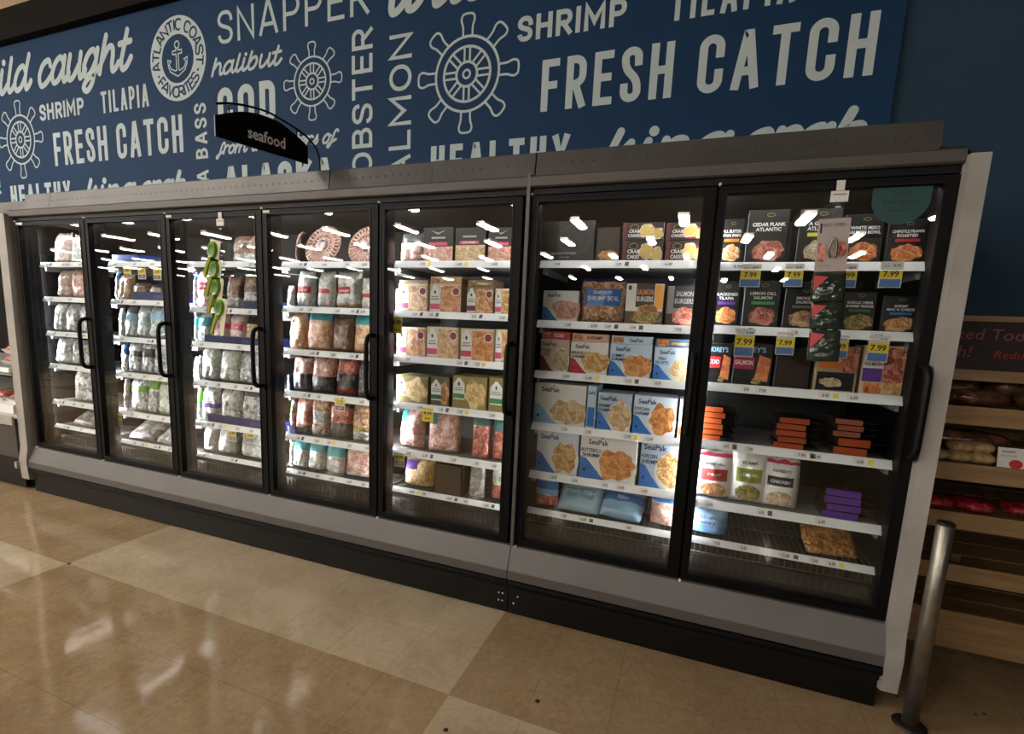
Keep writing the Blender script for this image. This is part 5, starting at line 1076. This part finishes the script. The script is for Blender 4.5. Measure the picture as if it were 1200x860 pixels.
m = MB(); m.tube(catmull([(-.004, -.006, .06), (-.014, -.010, .09), (.002, -.012, .13), (.012, -.010, .10), (.010, -.006, .06)], 4), .004, STEEL, 6); m.build('opener', gc)
DPK = plain('dark_green_pack', (44, 56, 46), .22, coat=.6)
for k, (z, wd, h) in enumerate([(1.563, .108, .108), (1.465, .106, .100), (1.345, .104, .118)]):
    t = thing('hanging_package', 'dark green red-cornered hanging pack, %s below the grey card' % ['first', 'second', 'third'][k], 'hanging pack', (5.066+.006*k, -.022, z), (0, math.radians(-2), 0), 'dark packs on seventh door clip strip')
    m = bag(wd, h, .026, DPK, (), None, (), 900+k); m.build('pouch', t)
    r = MB(); r.add([(-wd*.47, -.0175, h*.40), (-wd*.05, -.0195, h*.86), (-wd*.47, -.0125, h*.92)], [(0, 1, 2)], ink((186, 40, 40))); r.build('red_corner', t)

# ------------------------------------------------------------------ aisle sign over the third door
bx, by, bz = 2.565, .08, 2.245; dv = Vector((-.30, -.954, 0)).normalized(); ang = math.atan2(-dv.y, -dv.x)
sg = thing('aisle_sign', 'small black arched blade sign reading seafood on thin black pole', 'sign', (bx, by, 2.10), (0, 0, ang))
# local +x runs from the free end back to the pole
SF = lambda s: -s
pl = MB(); top = [(.0, 2.337), (.04, 2.362), (.144, 2.407), (.21, 2.415), (.274, 2.412), (.34, 2.398), (.396, 2.374), (.465, 2.340)]
pts = [(SF(.465), 2.247), (SF(.0), 2.247)]+[(SF(s), z) for s, z in catmull(top, 4)]
pl.poly_y([(x, z-2.10) for x, z in pts], -.004, .004, BLACKP); plate = pl.build('plate', sg)
tx = MB(); text(tx, 'seafood', SF(.222), 2.288-2.10, .056, plain('sign_white', (255, 255, 255), .5), lambda a, b: (a, -.0046, b), True, .19); tx.build('lettering', sg)
e = MB(); e.box(SF(.4655)-.002, SF(.4655), -.0045, .0045, .148, .239, GREYI); e.build('edge_strip', sg)
r = MB(); rod = [(.46, 2.392), (.40, 2.415), (.315, 2.433), (.22, 2.440), (.144, 2.428), (.06, 2.408), (.003, 2.386), (-.045, 2.350), (-.066, 2.31), (-.072, 2.24), (-.072, 2.10)]
r.tube([(SF(s), 0, z-2.10) for s, z in catmull(rod, 4)], .0055, BLACKP, 8); r.build('pole', sg)
for s, za, zb in ((.40, 2.372, 2.415), (.06, 2.372, 2.408)):
    MB().tube([(SF(s), 0, za-2.10), (SF(s), 0, zb-2.10)], .003, BLACKP, 6).build('hanger', sg)

# ------------------------------------------------------------------ steel bollard
bo = thing('bollard', 'brushed steel bollard post standing at the right end of freezer', 'bollard', (5.513, -.068, 0))
MB().lathe([(.0, .80), (.022, .80), (.0262, .797), (.0262, .006), (.0, .006)], 0, 0, STEEL, 28).build('post', bo)
MB().lathe([(.0, .808), (.022, .808), (.027, .804), (.027, .797), (.0, .797)], 0, 0, plain('dark_cap', (46, 42, 38), .35, metal=.6), 28).build('cap', bo)
MB().lathe([(.0262, .012), (.044, .010), (.054, .004), (.054, .0), (.0262, .0)], 0, 0, plain('dark_flange', (36, 30, 26), .5), 28).build('base_flange', bo)

# ------------------------------------------------------------------ bakery rack beyond the freezer
WOOD = wood('pale_birch', (128, 100, 66), (158, 128, 90)); WOODD = wood('darker_birch', (90, 68, 44), (122, 95, 62))  # shelves, sides and back take the darker birch
X0, X1, FY = 5.52, 6.95, .30
rk = thing('bakery_rack', 'pale wooden bakery rack of sloping shelves beyond the steel bollard', 'rack', ((X0+X1)/2, .6, 0))
def rpart(mb, name, par=None): o = mb.build(name, par or rk); o.location = (0, 0, 0) if par else (-(X0+X1)/2, -.6, 0); return o
for xa in (X0, X1-.022):
    m = MB(); m.add([(xa, .36, 0), (xa, .90, 0), (xa, .90, 1.55), (xa, .50, 1.55), (xa+.022, .36, 0), (xa+.022, .90, 0), (xa+.022, .90, 1.55), (xa+.022, .50, 1.55)], [(0, 1, 2, 3), (7, 6, 5, 4), (0, 4, 5, 1), (1, 5, 6, 2), (2, 6, 7, 3), (3, 7, 4, 0)], WOODD); rpart(m, 'side_panel')
rpart(MB().box(X0+.022, X1-.022, .88, .90, .1, 1.55, WOODD), 'back_panel')
LIPS = [(1.187, .075), (.952, .072), (.745, .070), (.520, .072), (.315, .165)]
def shelf_z(k, y): return LIPS[k][0]-.020+(y-FY)*.10
for k, (zt, hh) in enumerate(LIPS):
    m = MB()
    for q in range(4):
        ya = FY+.02+q*.135; yb = ya+.125
        m.add([(X0+.023, ya, shelf_z(k, ya)-.014), (X1-.023, ya, shelf_z(k, ya)-.014), (X1-.023, yb, shelf_z(k, yb)-.014), (X0+.023, yb, shelf_z(k, yb)-.014), (X0+.023, ya, shelf_z(k, ya)), (X1-.023, ya, shelf_z(k, ya)), (X1-.023, yb, shelf_z(k, yb)), (X0+.023, yb, shelf_z(k, yb))],
              [(0, 3, 2, 1), (4, 5, 6, 7), (0, 1, 5, 4), (1, 2, 6, 5), (2, 3, 7, 6), (3, 0, 4, 7)], WOODD)
    s = rpart(m, 'shelf'); l = MB(); l.box(X0+.0, X1, FY, FY+.018, zt-hh, zt, WOOD); rpart(l, 'front_lip', s)
ch = thing('chalkboard_sign', 'chalkboard sign with pink handwriting on top of wooden bakery rack', 'sign', (6.2, .40, 1.33), (math.radians(-6), 0, 0))
MB().box(-.72, .72, 0, .012, 0, .20, plain('chalkboard', (34, 26, 24), .7, mottle=.15, scale=4)).build('board', ch)
fr = MB(); fr.box(-.73, .73, -.006, .018, .20, .222, WOOD); fr.box(-.73, .73, -.006, .018, -.045, 0, WOOD); fr.build('frame', ch)
PCH = plain('pink_chalk', (140, 76, 84), .8); RCH = plain('red_chalk', (150, 48, 42), .8)
m = MB(); f = lambda a, b: (a, -.0012, b)
text(m, 'Baked Today', -.625, .125, .048, PCH, f, False, .50, 'l', .15); text(m, 'Lunch!', -.675, .052, .048, PCH, f, False, .22, 'l', .15); text(m, 'Reduced', -.43, .052, .034, RCH, f, False, .3, 'l', .2); m.build('lettering', ch)
LOAFC = contents('dark_rye_crust', (70, 42, 26), (122, 80, 52), 14, .28, .9, .3); ROLLC = contents('pale_roll_crust', (166, 132, 88), (214, 184, 138), 16, .3, .6, .3); BERRY = contents('red_sweets', (110, 14, 26), (186, 44, 50), 60, .2, .8, .6)
def loaf(name, label, cat, loc, L_, W_, H_, mat, grp, rz=0, seed=0, ends=True):
    t = thing(name, label, cat, loc, (0, 0, rz), grp); nu, nv = 16, 14; sd = Vector((seed*3.1, seed*1.7, 0)); m = MB(); vs_ = []
    for i in range(nu+1):
        s = -1+2*i/nu; k = max(.0, 1-abs(s)**3.4)**.5
        for j in range(nv):
            a = 2*math.pi*j/nv; nn = 1+.10*noise.noise(Vector((s*2, math.cos(a), math.sin(a)))+sd)
            z = H_/2*(1+math.sin(a)*k*nn) if math.sin(a) > 0 else H_/2*(1+math.sin(a)*k*.98)
            vs_.append((s*L_/2, W_/2*math.cos(a)*k*nn, z))
    m.add(vs_, [(i*nv+j, i*nv+(j+1) % nv, (i+1)*nv+(j+1) % nv, (i+1)*nv+j) for i in range(nu) for j in range(nv)], mat, True); m.build('bread' if mat != BERRY else 'sweets', t)
    if ends:
        e = MB(); e.tube([(L_*.49, 0, H_*.5), (L_*.55, .0, H_*.6), (L_*.62, 0, H_*.75)], [.012, .006, .022], CLEAR, 8, False); e.build('twisted_wrap_end', t)
    return t
lo = 'wrapped dark loaves on the top rack shelf'
def put(k, x, y): return (x, y, shelf_z(k, y)+.001)
loaf('bread_loaf', 'dark wrapped loaf lying foremost on the top rack shelf', 'bread loaf', put(0, 5.735, .39), .21, .12, .075, LOAFC, lo, .08, 1)
loaf('bread_loaf', 'dark wrapped loaf half hidden by the white end panel', 'bread loaf', put(0, 5.60, .39), .09, .12, .06, LOAFC, lo, .0, 2)
loaf('bread_loaf', 'dark wrapped loaf behind the foremost one on rack', 'bread loaf', put(0, 5.70, .54), .20, .12, .10, LOAFC, lo, -.05, 3)
lt = loaf('bread_loaf', 'dark loaf with white price sticker on the top rack shelf', 'bread loaf', put(0, 5.90, .55), .17, .14, .125, LOAFC, lo, .1, 4)
MB().box(-.03, .03, -.05, -.02, .118, .124, WHITE).build('price_sticker', lt)
loaf('bread_loaf', 'dark wrapped loaf at right edge of the top rack shelf', 'bread loaf', put(0, 5.955, .39), .20, .12, .085, LOAFC, lo, .0, 5)
pb = MB(); pb.box(-.05, .05, 0, .003, 0, .04, WHITE); tag(pb.build('price_card', loc=(5.73, .66, shelf_z(0, .66)+.05), rot=(math.radians(-20), 0, 0)), 'small white card leaning behind the dark loaves', 'card')
ro = 'bagged pale rolls on the second rack shelf'
for x, y, z, lb in [(5.625, .39, 0, 'pale roll peeking past the white end panel'), (5.705, .39, 0, 'pale roll in the middle of second rack shelf, lower'), (5.71, .40, .040, 'pale roll stacked on the middle lower roll'), (5.782, .39, .0, 'pale roll just before the white price card'), (5.785, .41, .040, 'pale roll resting on the roll beside the card')]:
    p = put(1, x, y); loaf('bread_roll', lb, 'bread roll', (p[0], p[1], p[2]+z), .090, .09, .050, ROLLC, ro, .1, int(x*100), False)
loaf('bread_roll', 'golden brown roll beyond the white price card', 'bread roll', put(1, 5.985, .42), .12, .12, .09, contents('golden_crust', (150, 92, 44), (206, 148, 84), 14, .3, .6, .3), ro, 0, 77)
loaf('bread_loaf', 'dim long loaf lying behind the pale rolls', 'bread loaf', put(1, 5.80, .60), .36, .13, .09, LOAFC, 'loaves on the second rack shelf', 0, 9)
pc = thing('price_card', 'white price card with red spot on the second rack shelf', 'price card', put(1, 5.862, .345), (math.radians(-8), 0, 0))
m = MB(); m.box(-.043, .043, 0, .004, 0, .090, WHITE); f = lambda a, b: (a, -.0006, b)
text(m, 'BAKERY', -.008, .070, .009, SMUDGE, f, True, .06); text(m, 'ROLLS 6 CT', -.008, .054, .007, SMUDGE, f, False, .06); m.ell(.016, .026, .022, .018, -.0006, ink((206, 44, 40)), 18); m.build('card', pc)
sw = 'bags of red sweets on the third rack shelf'
for x, y, L_, lb, sd in [(5.655, .40, .12, 'red sweets bag nearest the white end panel', 21), (5.785, .40, .14, 'red sweets bag with clear top in the middle', 22), (5.965, .42, .15, 'red sweets bag at right edge of third rack shelf', 23)]:
    t = loaf('sweets_bag', lb, 'bag of sweets', put(2, x, y), L_, .15, .055, BERRY, sw, .05, sd, False)
    m = bag(L_*.8, .12, .012, CLEAR, (), None, (), sd); o = m.build('clear_bag_top', t); o.location = (0, .02, .055); o.rotation_euler = (math.radians(-64), 0, 0)
hd = thing('tag_holder', 'small clear tag holder clipped on the empty fourth rack shelf', 'tag holder', put(3, 5.745, .345))
MB().box(-.022, .022, 0, .003, .0, .05, CLEAR).build('sleeve', hd); MB().box(-.016, .016, .0035, .0045, .006, .044, STEEL).build('insert', hd)
cr = MB(); rnd = random.Random(5)
for k in range(26):
    x, y, e = 5.50+rnd.random()*.9, -.1+rnd.random()*.42, .002+rnd.random()*.005
    cr.lathe([(e*.3, .0002), (e, .0006), (e*.7, e*.5), (.0, e*.6)], x, y, DKB, 6)
for x, y in ((1.462, -.60), (4.18, -.52), (3.55, -1.0), (3.92, -.78)):
    cr.lathe([(.004, .0002), (.010, .0006), (.006, .004), (.0, .005)], x, y, DKB, 7)
o = cr.build('crumbs'); tag(o, 'dark dirt crumbs scattered on the floor below bakery rack', 'crumbs'); o['kind'] = 'stuff'

# ------------------------------------------------------------------ open meat case beyond the left end
mc = thing('meat_case', 'grey open refrigerated meat case beyond the left freezer end panel', 'meat case', (-1.3, .4, 0))
def mpart(mb, name): o = mb.build(name, mc); o.location = (1.3, -.4, 0); return o
xa, xb = -2.5, -.127
mpart(MB().extrude_x([(-.03, .02), (-.03, .24), (.0, .26), (.85, .26), (.85, .02)], xa, xb, KICK), 'kick_plate')
mpart(MB().extrude_x([(-.05, .25), (-.06, .30), (-.06, .50), (.0, .56), (.85, .56), (.85, .25)], xa, xb, plain('meat_case_body', (64, 60, 58), .45)), 'body')
mpart(MB().extrude_x([(-.075, .585), (-.06, .575), (-.06, .505), (-.075, .515)], xa, xb, ENDP), 'bumper')
mpart(MB().extrude_x([(-.06, .60), (-.045, .60), (-.045, .668), (-.06, .662)], xa, xb, RAIL), 'lower_rail')
mpart(MB().extrude_x([(-.044, .56), (.80, .56), (.80, .655), (-.044, .655)], xa, xb, WHITE), 'deck')
mpart(MB().extrude_x([(-.05, .905), (.55, .955), (.55, .94), (-.05, .89)], xa, xb, SHELFM), 'shelf')
mpart(MB().extrude_x([(-.065, .915), (-.05, .915), (-.05, .95), (-.062, .948)], xa, xb, RAIL), 'shelf_rail')
mpart(MB().box(xa, xb, .80, .85, .56, 1.95, BLACK), 'back'); mpart(MB().box(xb-.03, xb, -.03, .80, 1.26, 1.95, ENDP), 'side_panel'); mpart(MB().extrude_x([(-.03, 1.93), (-.03, 2.04), (.1, 2.07), (.85, 2.07), (.85, 1.93)], xa, xb, FASCIA), 'canopy')
mpart(MB().extrude_x([(.09, 2.075), (.10, 2.175), (.12, 2.18), (.25, 2.18), (.25, 2.07)], xa, -.052, HOOD), 'hood_panel')
mpart(MB().box(-.155, -.128, -.075, -.06, .18, .23, ENDP), 'bracket')
MEAT = contents('pink_meat', (190, 92, 84), (232, 168, 156), 34, .2, .7, .3)
for k, (x, z, y, col, lb) in enumerate([(-.27, .965, .02, MEAT, 'pink meat tray on upper case shelf'), (-.30, 1.045, .05, contents('orange_meat', (214, 96, 56), (240, 150, 110), 34, .2, .7, .3), 'orange-labelled meat tray stacked on the pink one'), (-.30, .657, .04, contents('brown_meat', (150, 96, 82), (206, 160, 146), 34, .2, .7, .3), 'brownish meat tray on the lower deck'), (-.62, .657, .04, MEAT, 'pink meat tray at left edge of lower deck')]):
    t = thing('meat_tray', lb, 'meat tray', (x, y+.1, z), (math.radians(5 if z < .7 else 4.8), 0, 0), 'meat trays in the open case')
    m = MB(); m.add([(-.11, -.09, 0), (.11, -.09, 0), (.11, .09, 0), (-.11, .09, 0), (-.13, -.11, .035), (.13, -.11, .035), (.13, .11, .035), (-.13, .11, .035)], [(0, 3, 2, 1), (0, 1, 5, 4), (1, 2, 6, 5), (2, 3, 7, 6), (3, 0, 4, 7)], WHITE); m.build('foam_tray', t)
    q = bag(.23, .19, .05, col, (), None, (), 300+k); o = q.build('meat', t); o.location = (0, -.09, .042); o.rotation_euler = (math.radians(-90), 0, 0)
